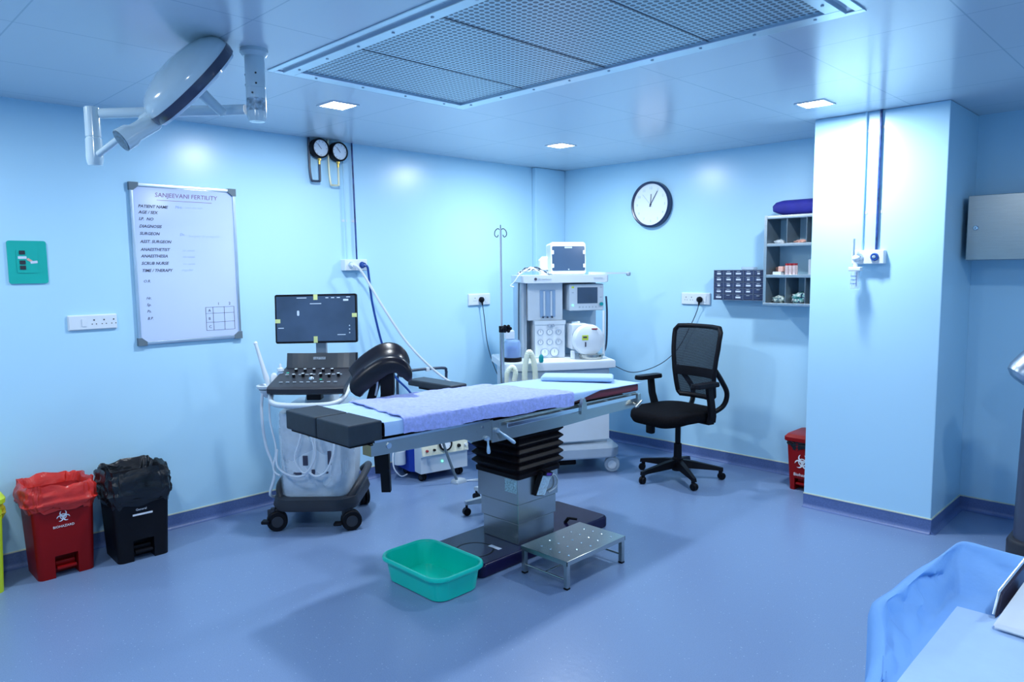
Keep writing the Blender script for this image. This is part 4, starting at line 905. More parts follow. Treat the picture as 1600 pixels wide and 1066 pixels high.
# black bin
t = thing('pedal_bin', 'black pedal bin with black liner beside the red bin', 'bin', (0.245, -3.894, 0), PI / 2 + math.radians(-2))
bin_body(t, 0.255, 0.26, 0.29, 0.29, 0.44, m_black); bag(t, 0.29, 0.29, 0.44, m_blackbag, 0.125, 0.060, 7.0)
text_obj('General', 0.017, (-0.005, -0.1405, 0.278), (1, 0, 0), (0, -0.034, 1), m_inkw, t, 'writing', align='CENTER')
mb = MB(); mb.box(-0.05, 0.05, -0.1435, -0.1425, 0.252, 0.262); mb.obj('printed_band', m_inkw, t, smooth=0)
# yellow bin
t = thing('pedal_bin', 'yellow lidded pedal bin cut off by the left edge', 'bin', (0.185, -4.655, 0), PI / 2)
bin_body(t, 0.27, 0.25, 0.30, 0.29, 0.43, m_yellow); bag(t, 0.30, 0.29, 0.43, m_yellowbag, 0.075, 0.006, 4.0, spread=0.008, bul=0.004)
mb = MB(); mb.loft([rr(0.33, 0.33, 0.05, 6, 0.448), rr(0.335, 0.335, 0.052, 6, 0.470), rr(0.31, 0.31, 0.05, 6, 0.492), rr(0.20, 0.20, 0.04, 6, 0.500)]); mb.obj('lid', m_yellow, t)
# small red bin beside the pillar
t = thing('pedal_bin', 'small red lidded biohazard bin half hidden behind the pillar', 'bin', (2.463, -0.200, 0), 0)
bin_body(t, 0.195, 0.245, 0.235, 0.27, 0.335, m_red, 0.085, 0.11)
bag(t, 0.235, 0.27, 0.335, m_blackbag, 0.035, 0.004, 5.5, spread=0.003, bul=0.003)
mb = MB(); mb.loft([rr(0.255, 0.30, 0.03, 5, 0.345), rr(0.262, 0.306, 0.03, 5, 0.350), rr(0.262, 0.306, 0.03, 5, 0.372), rr(0.23, 0.27, 0.03, 5, 0.392), rr(0.15, 0.18, 0.03, 5, 0.396)]); mb.obj('lid', m_red, t)
Mf = frame((0.0, -0.1345, 0.205), (1, 0, 0), (0, -0.037, 1))
biohazard(Mf, 0.060, m_inkw, t); text_obj('Biohazard', 0.030, (0.0, -0.1320, 0.105), (1, 0, 0), (0, -0.037, 1), m_inkw, t, 'writing', align='CENTER')
def caster(t, x, y, r, w, m_wheel, m_fork, rot=0.0, twin=True, hub=None, top=None, name='caster'):
    """twin wheel caster with fork, wheel axis along local x turned by rot"""
    top = top or 2 * r + 0.03
    ax = V((math.cos(rot), math.sin(rot), 0)); c = V((x, y, r)); bk = V((-ax.y, ax.x, 0)) * r * 0.35
    mb = MB()
    for s in ((-1, 1) if twin else (0,)):
        o = ax * s * w * 0.62
        mb.lathe([(r * 0.55, -w / 2), (r * 0.92, -w / 2), (r, -w / 2 + 0.004), (r, w / 2 - 0.004), (r * 0.92, w / 2), (r * 0.55, w / 2)], c + o, ax, seg=26)
    o = mb.obj(name, m_wheel, t)
    mb = MB(); mb.cyl(c - ax * w * (1.35 if twin else 0.7), c + ax * w * (1.35 if twin else 0.7), r * 0.56, seg=20); mb.obj('wheel_hub', hub or m_fork, o)
    mb = MB(); mb.cyl(c + bk + V((0, 0, r * 0.3)), V((c.x + bk.x, c.y + bk.y, top)), 0.014, seg=12)
    mb.box(-w * 0.3, w * 0.3, -r * 0.2, r * 0.9, 0, r * 0.75, bev=0.004, M=Matrix.Translation(c + V((0, 0, r * 0.45))) @ Matrix.Rotation(rot, 4, 'Z')); mb.obj('fork', m_fork, o)
    return o
# ------------------------------------------------------------------ ultrasound machine
t = US = thing('ultrasound_machine', 'wheeled ultrasound machine with flat monitor and dark control console by left wall', 'ultrasound machine', (0.487, -2.863, 0), math.radians(45))
mb = MB()
mb.loft([rr(0.50, 0.56, 0.12, 8, z) if i != 1 else rr(0.52, 0.58, 0.13, 8, z) for i, z in enumerate((0.125, 0.150, 0.185, 0.195))]); mb.obj('base_ring', m_dgrey, t)
mb = MB(); mb.tube([(0.20, -0.20, 0.17), (0.255, -0.10, 0.26), (0.265, 0.12, 0.30), (0.20, 0.25, 0.24)], 0.022, seg=12); mb.obj('side_bumper', m_dgrey, t)
mb = MB(); mb.tube([(-0.20, -0.20, 0.17), (-0.235, -0.12, 0.24), (-0.235, 0.10, 0.26), (-0.20, 0.22, 0.22)], 0.022, seg=12); mb.obj('side_bumper', m_dgrey, t)
for x, y, r_ in ((-0.222, -0.235, 1.9), (0.222, -0.235, 1.95), (-0.20, 0.24, 1.2), (0.20, 0.24, 0.5)): caster(t, x, y, 0.060, 0.026, m_black, m_dgrey, r_, top=0.14)
mb = MB(); mb.box(-0.30, -0.25, -0.30, -0.25, 0.055, 0.075, bev=0.006); mb.box(0.13, 0.18, -0.31, -0.26, 0.045, 0.062, bev=0.006); mb.obj('caster_brake', m_black, t)
mb = MB(); mb.loft([rr(w_, d_, r_, 6, z_, 0, cy) for w_, d_, r_, z_, cy in ((0.37, 0.40, 0.05, 0.175, 0.0), (0.385, 0.42, 0.055, 0.20, 0.0), (0.40, 0.43, 0.055, 0.30, 0.0), (0.425, 0.44, 0.055, 0.55, 0.01), (0.43, 0.42, 0.06, 0.70, 0.02), (0.36, 0.32, 0.06, 0.735, 0.04))]); mb.obj('body', m_lgrey, t)
mb = MB(); F0 = frame((0, -0.212, 0.44), (1, 0, 0), (0, -0.012, 1)); plate(mb, 0.01, 0.0, 0.315, 0.24, 0.02, -0.004, 0.005, F0); mb.obj('front_panel', m_white, t)
for q in ((0.10, -0.005, 0.022, 0.085), (-0.045, -0.02, 0.030, 0.06), (0.0, -0.09, 0.020, 0.03), (0.075, -0.095, 0.03, 0.012), (-0.095, -0.10, 0.05, 0.014)): plate(MB(), *q, 0.003, 0.004, 0.008, F0).obj('port', m_ink, t)
def wrap(a, b):
    u = (a * 2 - 1) * 0.235; z = 0.205 + 0.50 * b
    y = -0.225 - 0.012 * math.cos(a * PI * 2) + mnoise.noise(V((a * 5, b * 4, 1))) * 0.018 + abs(a * 2 - 1) ** 6 * 0.12
    return V((u * (1 - 0.04 * (1 - b)), y, z))
mb = MB(); mb.grid(wrap, 40, 40); mb.obj('clear_plastic_cover', m_poly, t, smooth=70)
mb = MB()
mb.tube([(-0.06, -0.26, 0.70), (-0.05, -0.28, 0.58), (-0.085, -0.29, 0.45), (-0.03, -0.295, 0.365), (0.03, -0.29, 0.45), (0.03, -0.28, 0.58), (0.0, -0.26, 0.70)], 0.0065, seg=8)
mb.tube([(-0.20, -0.25, 0.50), (-0.19, -0.28, 0.40), (-0.10, -0.29, 0.345), (-0.01, -0.29, 0.37), (0.03, -0.29, 0.50), (-0.01, -0.28, 0.66)], 0.0065, seg=8)
mb.tube([(0.135, -0.25, 0.62), (0.14, -0.27, 0.50), (0.10, -0.285, 0.38), (0.03, -0.29, 0.345), (-0.03, -0.29, 0.40)], 0.0065, seg=8); mb.obj('coiled_hose', m_hosew, t)
mb = MB(); mb.loft([rr(w_, d_, 0.03, 4, z_, 0, cy) for w_, d_, z_, cy in ((0.20, 0.18, 0.73, 0.06), (0.16, 0.14, 0.80, 0.04), (0.22, 0.24, 0.865, 0.0))]); mb.obj('lift_column', m_lgrey, t)
# console
def yz_prism(mb, pts, x0a, x1a, x0b=None, x1b=None, m=None):
    """profile in the y-z plane; width can differ from front (a) to back (b)"""
    ys = [p[0] for p in pts]; ya, yb = min(ys), max(ys)
    def X(y, a, b): return a + (b - a) * (y - ya) / (yb - ya)
    x0b = x0a if x0b is None else x0b; x1b = x1a if x1b is None else x1b
    return mb.loft([[V((X(y, x0a, x0b), y, z)) for y, z in pts], [V((X(y, x1a, x1b), y, z)) for y, z in pts]], True, None, m)
mb = MB(); t_ = bmesh.new()
mb.loft([[V((x, -0.345 + 0.02 * (abs(x) / 0.22) ** 3 + dy, z)) for dy, z in ((0.0, 0.872), (0.004, 0.846), (0.03, 0.835), (0.26, 0.855), (0.42, 0.93), (0.430, 1.030), (0.415, 1.034), (0.392, 0.950), (0.30, 0.935), (0.02, 0.885))] for x in [(-0.222 + 0.444 * k / 16) for k in range(17)]])
cs = mb.obj('console', m_dgrey, t, smooth=35)
for x0, y0 in [(-0.12 + 0.055 * k, -0.075) for k in range(5)] + [(-0.11 + 0.053 * k, -0.165 + (0.012 if k % 2 else 0.0)) for k in range(6)]:
    z = 0.885 + (y0 + 0.325) / 0.28 * 0.06; mb = MB()
    mb.cyl((x0, y0, z - 0.002), (x0, y0 - 0.003, z + 0.016), 0.010, 0.009, seg=16, m=m_black)
    mb.cyl((x0, y0 - 0.003, z + 0.0155), (x0, y0 - 0.0033, z + 0.0175), 0.0085, seg=16, m=m_lgrey)
    mb.obj('knob', None, cs)
mb = MB(); mb.ball((0.01, -0.215, 0.912), 0.017); mb.obj('trackball', m_chrome, cs)
mb = MB()
for x0, y0 in ((-0.165, -0.10), (0.065, -0.215)): z = 0.885 + (y0 + 0.325) / 0.28 * 0.06; mb.cyl((x0, y0, z), (x0, y0, z + 0.003), 0.008, seg=14)
mb.obj('lit_buttons', mat('teal_lit_button', (0.03, 0.5, 0.35), 0.4, emit=0.3), cs)
mb = MB()
for i in range(9):
    for j in range(2):
        y0 = -0.255 + j * 0.125; z = 0.8855 + (y0 + 0.325) / 0.28 * 0.06; mb.box(-0.17 + i * 0.040, -0.15 + i * 0.040, y0 - 0.005, y0 + 0.005, z - 0.002, z + 0.003, bev=0.001, seg=1)
mb.obj('keys', m_grey, cs, smooth=0)
mb = MB(); mb.loft([[V((x, 0.024 + 0.018 * (abs(x) / 0.22) ** 3 + dy, z)) for dy, z in ((-0.001, 0.945), (0.026, 1.036), (0.036, 1.036), (0.020, 0.945))] for x in [-0.214 + 0.428 * k / 12 for k in range(13)]]); mb.obj('back_panel', mat('graphite_panel', (0.09, 0.10, 0.115), 0.3, var=0.15, vscale=4), cs, smooth=0)
mb = MB(); M_ = frame((-0.005, 0.0375, 1.006), (1, 0, 0), (0, 0.30, 1)); plate(mb, 0, 0, 0.078, 0.017, 0.002, 0.0, 0.002, M_); mb.obj('name_plate', mat('pale_name_plate', (0.45, 0.50, 0.56), 0.4, var=0.35, vscale=130), cs)
mb = MB(); mb.tube([(-0.215, -0.16, 0.865), (-0.222, -0.22, 0.84), (-0.205, -0.31, 0.805), (-0.15, -0.355, 0.785), (0.0, -0.362, 0.780), (0.15, -0.355, 0.785), (0.205, -0.31, 0.805), (0.222, -0.22, 0.84), (0.215, -0.16, 0.865)], 0.016, seg=12); mb.obj('push_handle', m_lgrey, t)
mb = MB(); mb.box(-0.01, 0.075, -0.27, -0.20, 0.795, 0.848, bev=0.006); mb.obj('console_latch', m_black, t)
# monitor
mb = MB(); mb.box(-0.034, 0.034, 0.065, 0.095, 0.98, 1.25, bev=0.008); mb.box(-0.04, 0.04, -0.0, 0.07, 1.20, 1.26, bev=0.008); mb.obj('monitor_neck', m_grey, t)
mn = MB(); F0 = frame((0.0, -0.03, 1.258), (1, 0, 0.008), (0, 0.05, 1)); plate(mn, 0, 0, 0.500, 0.300, 0.012, -0.030, 0.0, F0); mn = mn.obj('monitor', m_black, t)
mb = MB(); plate(mb, 0, 0.0, 0.482, 0.276, 0.003, 0.0, 0.0012, F0); sc_ = mb.obj('screen', m_screen, mn)
for cx, cy, w_, h_ in ((0, 0.132, 0.025, 0.034), (-0.004, -0.128, 0.024, 0.040), (-0.234, -0.012, 0.032, 0.024), (0.236, 0.018, 0.030, 0.024)): plate(MB(), cx, cy, w_, h_, 0.001, 0.001, 0.002, F0).obj('tape', m_tape, mn, smooth=0)
mb = MB()
plate(mb, -0.108, 0.035, 0.014, 0.032, 0.006, 0.0012, 0.0018, F0)
for cx, cy, w_ in ((-0.085, 0.128, 0.060), (0.0, 0.092, 0.07), (0.070, 0.127, 0.018), (0.105, 0.127, 0.020), (0.14, 0.127, 0.02), (0.20, 0.130, 0.025), (-0.215, -0.055, 0.035), (0.155, -0.10, 0.05)): plate(mb, cx, cy, w_, 0.005, 0.001, 0.0012, 0.0016, F0)
for k in range(3): plate(mb, 0.205, -0.045 - k * 0.022, 0.007, 0.007, 0.002, 0.0012, 0.0016, F0)
plate(mb, 0.185, 0.112, 0.032, 0.012, 0.003, 0.0012, 0.0018, F0); mb.obj('screen_graphics', mat('pale_screen_graphics', (0.55, 0.65, 0.78), 0.3), mn, smooth=0)
# probe holder
mb = MB(); mb.lathe([(0.035, -0.012), (0.055, -0.005), (0.058, 0.010), (0.050, 0.014), (0.040, 0.002)], (-0.285, -0.14, 0.855), seg=28); mb.box(-0.25, -0.21, -0.17, -0.05, 0.84, 0.868, bev=0.008); mb.lathe([(0.010, -0.06), (0.035, -0.03), (0.045, -0.01)], (-0.285, -0.14, 0.85), seg=20); mb.obj('probe_holder', m_lgrey, t)
mb = MB(); mb.lathe([(0.006, 0.0), (0.012, 0.02), (0.017, 0.06), (0.013, 0.11), (0.010, 0.26), (0.013, 0.275), (0.007, 0.285)], (-0.272, -0.13, 0.855), (-0.26, 0, 1), seg=18); mb.lathe([(0.018, 0.0), (0.024, 0.03), (0.018, 0.07), (0.008, 0.08)], (-0.255, -0.10, 0.855), (0.1, 0, 1), seg=18); mb.obj('ultrasound_probe', m_white, t)
mb = MB(); mb.tube([(-0.30, -0.16, 0.84), (-0.31, -0.17, 0.70), (-0.30, -0.15, 0.50), (-0.25, -0.16, 0.34), (-0.28, -0.17, 0.20), (-0.24, -0.10, 0.17)], 0.009, seg=8); mb.tube([(-0.275, -0.12, 0.84), (-0.275, -0.13, 0.65), (-0.24, -0.15, 0.48), (-0.25, -0.18, 0.36), (-0.20, -0.22, 0.33)], 0.006, seg=8); mb.obj('probe_cable', m_hosew, t)
t2 = thing('gel_bottle', 'small clear gel bottle with pointed cap in the ultrasound side holder', 'bottle', (0.487 + (-0.222 * 0.7071 + 0.055 * 0.7071), -2.863 + (-0.222 * 0.7071 - 0.055 * 0.7071), 0.869))
mb = MB(); mb.lathe([(0.018, 0), (0.020, 0.004), (0.020, 0.06), (0.012, 0.072)], seg=18); mb.obj('bottle', mat('pale_blue_bottle', (0.45, 0.65, 0.92), 0.15, alpha=0.7), t2)
mb = MB(); mb.lathe([(0.020, 0.0725), (0.019, 0.088), (0.009, 0.092), (0.006, 0.112), (0.002, 0.118)], seg=18); mb.obj('cap', m_white, t2)

# ------------------------------------------------------------------ suction unit
t = thing('suction_unit', 'cream and blue wheeled suction unit with round gauge under the table', 'suction unit', (0.411, -1.808, 0), math.radians(79))
mb = MB(); mb.loft([[V((x, y, z)) for y, z in ((0.0, 0.065), (0.0, 0.185), (-0.022, 0.195), (0.015, 0.360), (0.10, 0.372), (0.10, 0.065))] for x in (-0.196, 0.196)]); mb.obj('front_housing', m_white, t, smooth=0)
P0 = frame((0, -0.0035, 0.2775), (1, 0, 0), (0, 0.037, 0.165))
mb = MB(); plate(mb, 0, 0, 0.384, 0.160, 0.006, 0.0, 0.006, P0); mb.obj('control_panel', m_white2, t)
mb = MB(); Zc = P0.to_3x3() @ V((0, 0, 1)); c = P0 @ V((0.0, -0.010, 0.006)); mb.lathe([(0.050, 0), (0.054, 0.004), (0.054, 0.018), (0.044, 0.020), (0.043, 0.012)], c, Zc, seg=32); g = mb.obj('gauge_rim', m_black, t)
mb = MB(); mb.cyl(c + Zc * 0.010, c + Zc * 0.0125, 0.0435, seg=32); mb.obj('gauge_dial', m_dial, g)
mb = MB(); mb.box(-0.0015, 0.0015, -0.01, 0.034, 0.0, 0.0015, M=frame(c + Zc * 0.0135, (0.7, 0, -0.7), (-0.7, 0, 0.7))); 
for k in range(8): a = k * PI / 4.6 - 0.6; mb.box(0.034, 0.041, -0.0012, 0.0012, 0, 0.001, M=P0 @ Matrix.Translation((0, -0.010, 0.0190)) @ Matrix.Rotation(a, 4, 'Z'))
mb.obj('gauge_marks', m_ink, g, smooth=0)
for x, y, r_, m_ in ((-0.155, -0.045, 0.010, m_redcap), (-0.095, -0.045, 0.010, m_black), (0.112, -0.040, 0.014, m_black), (0.170, -0.040, 0.011, m_white)):
    mb = MB(); c = P0 @ V((x, y, 0.006)); mb.cyl(c, c + Zc * 0.016, r_, r_ * 0.85, seg=16); mb.obj('knob', m_, t)
mb = MB(); mb.cyl((-0.02, -0.001, 0.138), (-0.02, -0.006, 0.138), 0.006, seg=12); mb.obj('indicator_light', m_green_led, t)
mb = MB(); mb.loft([[V((x, y, z)) for x, y in ((-0.196, 0.101), (0.196, 0.101), (0.222, 0.14), (0.222, 0.36), (-0.222, 0.36), (-0.222, 0.14))] for z in (0.06, 0.38)]); mb.obj('rear_housing', m_bluep, t, smooth=0)
mb = MB(); mb.tube([(-0.21, 0.33, 0.37), (-0.21, 0.33, 0.70), (-0.205, 0.32, 0.755), (-0.16, 0.31, 0.785), (0.16, 0.31, 0.785), (0.205, 0.32, 0.755), (0.21, 0.33, 0.70), (0.21, 0.33, 0.37)], 0.011, seg=10, sub=4); mb.obj('push_handle', m_cable, t)
mb = MB(); mb.box(0.02, 0.05, 0.295, 0.325, 0.77, 0.80, bev=0.004); mb.obj('handle_clip', m_lgrey, t)
for x, y in ((-0.16, 0.05), (0.15, 0.05), (-0.16, 0.30), (0.15, 0.30)): caster(t, x, y, 0.028, 0.016, m_black, m_dgrey, 0.4, top=0.068)
mb = MB(); mb.lathe([(0.040, 0), (0.045, 0.004), (0.045, 0.10), (0.036, 0.105)], (-0.268, 0.20, 0.11), seg=24); jr = mb.obj('collection_jar', m_poly if 0 else m_white, t)
mb = MB(); mb.cyl((-0.268, 0.20, 0.2155), (-0.268, 0.20, 0.245), 0.030, seg=20); mb.obj('jar_lid', m_white2, jr)
mb = MB(); mb.tube([(-0.285, 0.20, 0.24), (-0.33, 0.18, 0.20), (-0.335, 0.16, 0.10), (-0.28, 0.16, 0.03), (-0.22, 0.18, 0.03)], 0.005, seg=8); mb.obj('jar_tube', m_hosew, t)
mb = MB(); mb.tube([(0.22, 0.18, 0.30), (0.27, 0.15, 0.22), (0.34, 0.10, 0.17), (0.40, 0.06, 0.10)], 0.006, seg=8); mb.obj('outlet_hose', m_hoseb, t)
t = thing('foot_pedal', 'grey foot pedal with a slanting grey rod in front of the suction unit', 'foot pedal', (0.56, -1.80, 0))
mb = MB(); mb.loft([rr(0.075, 0.10, 0.012, 4, 0.0), rr(0.075, 0.10, 0.012, 4, 0.014), rr(0.06, 0.08, 0.012, 4, 0.026)]); mb.obj('pedal_base', m_grey, t)
mb = MB(); mb.tube([(0.0, -0.02, 0.024), (-0.02, -0.055, 0.14), (-0.045, -0.09, 0.27), (-0.055, -0.105, 0.345)], 0.010, seg=10); mb.obj('rod', m_cap, t)
mb = MB(); mb.tube([(0.02, 0.04, 0.008), (0.12, 0.14, 0.006), (0.26, 0.10, 0.006), (0.34, 0.05, 0.006)], 0.004, seg=6); mb.tube([(0.02, 0.045, 0.008), (0.10, 0.20, 0.005), (0.25, 0.22, 0.005), (0.33, 0.20, 0.005)], 0.004, seg=6); mb.obj('cable', m_lgrey, t)

# ------------------------------------------------------------------ anaesthesia workstation
t = AN = thing('anaesthesia_machine', 'tall white anaesthesia workstation with gauges and vaporizer in the room corner', 'anaesthesia machine', (0.995, -1.155, 0), math.radians(56))
mb = MB(); mb.loft([rr(w_, d_, 0.09, 6, z_, 0.0, 0.31) for w_, d_, z_ in ((0.90, 0.66, 0.120), (0.92, 0.68, 0.135), (0.92, 0.68, 0.195), (0.86, 0.62, 0.225))]); mb.obj('base', mat('anaesthesia_base_grey', (0.36, 0.44, 0.54), 0.4), t)
for x, y, r_ in ((0.405, 0.03, 1.25), (-0.395, 0.03, 1.0), (0.40, 0.58, 1.3), (-0.40, 0.58, 0.9)): caster(t, x, y, 0.058, 0.024, m_grey, m_lgrey, r_, top=0.125, hub=m_white)
mb = MB(); mb.box(0.02, 0.16, 0.16, 0.30, 0.03, 0.12, bev=0.01); mb.obj('gas_cylinder_yoke', m_black, t)
mb = MB(); mb.loft([rr(w_, d_, 0.05, 6, z_, 0.0, 0.32) for w_, d_, z_ in ((0.78, 0.52, 0.226), (0.78, 0.52, 0.80))]); mb.obj('cabinet_body', m_lgrey, t)
for z0, z1 in ((0.245, 0.52), (0.535, 0.60), (0.612, 0.79)):
    mb = MB(); mb.loft([[V((x, 0.055 - 0.035 * math.cos(x / 0.395 * PI / 2) + dy, z)) for dy, z in ((0.0, z0), (-0.004, z0 + 0.006), (-0.004, z1 - 0.006), (0.0, z1), (0.06, z1), (0.06, z0))] for x in [-0.388 + 0.776 * k / 14 for k in range(15)]]); mb.obj('drawer', m_white, t, smooth=30)
# work surface with curved front
def wsout(z, g): return [V((x * (1 - g), -0.035 * math.cos(x / 0.42 * PI / 2) + g * 0.2, z)) for x in [-0.42 + 0.84 * k / 20 for k in range(21)]] + [V((0.42 * (1 - g), 0.62, z)), V((-0.42 * (1 - g), 0.62, z))]
mb = MB(); mb.loft([wsout(0.800, 0.03), wsout(0.806, 0.0), wsout(0.852, 0.0), wsout(0.862, 0.02)]); mb.obj('work_surface', m_white, t)
# tower
TWH = 1.44
mb = MB(); mb.box(-0.235, 0.415, 0.46, 0.62, 0.862, TWH, bev=0.006); mb.obj('tower_back', mat('pale_blue_panel', (0.42, 0.58, 0.74), 0.4), t)
mb = MB(); mb.box(-0.237, -0.215, 0.30, 0.459, 0.862, TWH, bev=0.004); mb.box(-0.213, -0.19, 0.32, 0.459, 0.862, TWH, bev=0.004); mb.obj('side_rail', m_grey, t)
mb = MB(); mb.box(-0.187, 0.090, 0.29, 0.459, 1.150, TWH, bev=0.006); mb.obj('flow_meter_block', m_lgrey, t)
mb = MB(); mb.box(-0.092, 0.030, 0.2855, 0.2895, 1.175, 1.385, bev=0.002); fw = mb.obj('flow_window', mat('blue_glass', (0.28, 0.42, 0.62), 0.1), t)
mb = MB()
for k in range(2): mb.cyl((-0.058 + k * 0.055, 0.283, 1.185), (-0.058 + k * 0.055, 0.283, 1.375), 0.008, seg=10)
mb.obj('flow_tubes', m_lgrey, fw)
mb = MB()
for k in range(3): mb.cyl((-0.07 + k * 0.036, 0.285, 1.175), (-0.07 + k * 0.036, 0.272, 1.175), 0.007, seg=10)
mb.obj('flow_knobs', m_cable, fw)
mb = MB(); mb.box(-0.140, 0.098, 0.255, 0.44, 0.863, 1.148, bev=0.005); gp = mb.obj('gauge_panel', m_white, t)
mb = MB(); mb.box(-0.145, 0.103, 0.245, 0.30, 1.118, 1.150, bev=0.004); mb.obj('panel_ledge', m_lgrey, t)
for x, z, r_ in [(-0.098, 1.062, .024), (-0.026, 1.062, .024), (0.045, 1.062, .022), (-0.098, 0.985, .021), (-0.026, 0.985, .024), (0.045, 0.985, .024), (-0.065, 0.905, .032), (0.012, 0.905, .034), (-0.030, 1.115 - 0.0, .012), (0.0, 1.115, .012)]:
    mb = MB(); mb.lathe([(r_, 0), (r_, 0.010), (r_ - 0.004, 0.012), (r_ - 0.005, 0.008)], (x, 0.2555 if z < 1.1 else 0.2445, z), (0, -1, 0), seg=24); g = mb.obj('gauge_rim', mat('gauge_rim_grey', (0.30, 0.38, 0.50), 0.4) if 'gauge_rim_grey' not in bpy.data.materials else bpy.data.materials['gauge_rim_grey'], t)
    mb = MB(); yy = 0.2555 if z < 1.1 else 0.2445; mb.cyl((x, yy - 0.006, z), (x, yy - 0.0085, z), r_ - 0.0045, seg=20); mb.obj('gauge_dial', m_dial if (r_ > 0.03 or x < 0.0) else m_lgrey, g)
    mb = MB(); mb.box(x - 0.001, x + 0.001, yy - 0.010, yy - 0.0088, z - 0.003, z + r_ * 0.6, M=None); mb.obj('needle', m_ink, g, smooth=0)
# display
mb = MB(); mb.box(0.128, 0.408, 0.24, 0.459, 1.222, TWH - 0.012, bev=0.012); dp = mb.obj('display_housing', m_lgrey, t)
mb = MB(); mb.box(0.193, 0.355, 0.2365, 0.2395, 1.278, 1.402, bev=0.001); mb.obj('display_screen', m_screen, dp)
mb = MB()
for k in range(6): mb.box(0.207 + k * 0.026, 0.217 + k * 0.026, 0.2365, 0.24, 1.244, 1.256)
for x, z in ((0.157, 1.362), (0.383, 1.402), (0.383, 1.325)): mb.box(x - .008, x + .008, 0.2365, 0.24, z - .004, z + .004)
mb.obj('buttons', m_grey, dp, smooth=0)
mb = MB(); mb.cyl((0.384, 0.24, 1.272), (0.384, 0.222, 1.272), 0.014, seg=18); mb.obj('selector_knob', m_tealglass, dp)
mb = MB(); mb.cyl((0.157, 0.2395, 1.265), (0.157, 0.236, 1.265), 0.006, seg=12); mb.obj('power_light', m_green_led, dp)
mb = MB(); mb.box(0.148, 0.166, 0.2365, 0.24, 1.396, 1.410); mb.obj('alarm_button', m_ygreen, dp, smooth=0)
# top shelf
mb = MB(); mb.loft([rr(w_, 0.42, 0.02, 4, z_, 0.09, 0.41) for w_, z_ in ((0.66, TWH), (0.69, TWH + 0.006), (0.69, TWH + 0.052), (0.68, TWH + 0.058))]); ts = mb.obj('top_shelf', m_white, t)
mb = MB(); mb.lathe([(0.011, 0), (0.011, 0.001), (0.008, 0.001)], (-0.145, 0.1995, TWH + 0.03), (0, -1, 0), seg=20); mb.cyl((-0.145, 0.1995, TWH + 0.03), (-0.145, 0.1986, TWH + 0.03), 0.0105, seg=20); mb.obj('round_emblem', m_ink, ts)
text_obj('GE Healthcare', 0.018, (-0.128, 0.1990, TWH + 0.024), (1, 0, 0), (0, 0, 1), m_grey, ts)
text_obj('Carestation', 0.016, (0.31, 0.1990, TWH + 0.030), (1, 0, 0), (0, 0, 1), m_grey, ts)
# absorber
mb = MB(); mb.box(0.125, 0.26, 0.16, 0.34, 0.93, 1.125, bev=0.010); mb.obj('vaporizer_block', m_white, t)
mb = MB(); mb.box(0.135, 0.205, 0.20, 0.34, 1.1255, 1.145, bev=0.006); mb.obj('vaporizer_dial', m_chrome, t)
mb = MB(); mb.lathe([(0.09, 0.0), (0.118, 0.008), (0.122, 0.05), (0.112, 0.075), (0.08, 0.088), (0.0, 0.092)], (0.240, 0.155, 1.005), (0.05, -1, 0), seg=48); ab = mb.obj('absorber_dome', m_white, t)
mb = MB(); mb.box(0.178, 0.226, 0.060, 0.066, 1.010, 1.048); mb.obj('yellow_label', m_ygreen, ab, smooth=0)
mb = MB(); mb.box(0.200, 0.209, 0.059, 0.066, 0.960, 0.996); mb.box(0.185, 0.215, 0.0590, 0.061, 1.026, 1.038); mb.obj('dark_label', m_ink, ab, smooth=0)
mb = MB(); mb.box(0.255, 0.30, 0.066, 0.085, 1.088, 1.097); mb.obj('red_label', m_redcap, ab, smooth=0)
mb = MB(); mb.lathe([(0.085, 0.0), (0.088, 0.004), (0.088, 0.018), (0.095, 0.020), (0.095, 0.034), (0.07, 0.040)], (0.270, 0.13, 0.863), seg=36); mb.obj('canister_ring', m_steel, t)
mb = MB(); mb.box(0.11, 0.14, 0.12, 0.15, 0.863, 0.925, bev=0.006); mb.obj('locking_lever', m_white, t)
mb = MB(); mb.cyl((0.400, 0.22, 0.863), (0.400, 0.22, 1.22), 0.010, seg=12); mb.obj('bag_arm_post', m_white, t)
mb = MB(); mb.tube([(0.432, 0.26, 1.33), (0.436, 0.25, 1.20), (0.434, 0.25, 1.0), (0.420, 0.24, 0.92), (0.40, 0.23, 0.90)], 0.008, seg=8); mb.obj('dark_hose', m_cable, t)
mb = MB(); mb.tube([(-0.245, 0.34, TWH - 0.0), (-0.250, 0.33, 1.25), (-0.250, 0.34, 0.95), (-0.24, 0.4, 0.87)], 0.005, seg=8); mb.obj('side_cable', m_cable, t)
# bellows canister on the left
mb = MB(); mb.lathe([(0.066, 0), (0.070, 0.004), (0.070, 0.026), (0.064, 0.030)], (-0.345, 0.12, 0.863), seg=32); bb = mb.obj('bellows_base', m_black, t)
mb = MB(); mb.lathe([(0.062, 0.031), (0.062, 0.14), (0.050, 0.16), (0.0, 0.166)], (-0.345, 0.12, 0.863), seg=32); mb.obj('clear_dome', m_clearblue, bb)
mb = MB(); mb.lathe([(0.045, 0.032)] + [(0.045 - (0.008 if k % 2 else 0), 0.036 + 0.008 * k) for k in range(10)] + [(0.0, 0.115)], (-0.345, 0.12, 0.863), seg=28); mb.obj('bellows', m_bluep, bb)
mb = MB(); mb.box(-0.40, -0.33, 0.10, 0.17, 1.030, 1.095, bev=0.008); mb.obj('scavenger_block', m_white, t)
def corr(mb, pts, r): mb.tube(pts, r, seg=12, sub=10, corr=0.0025)
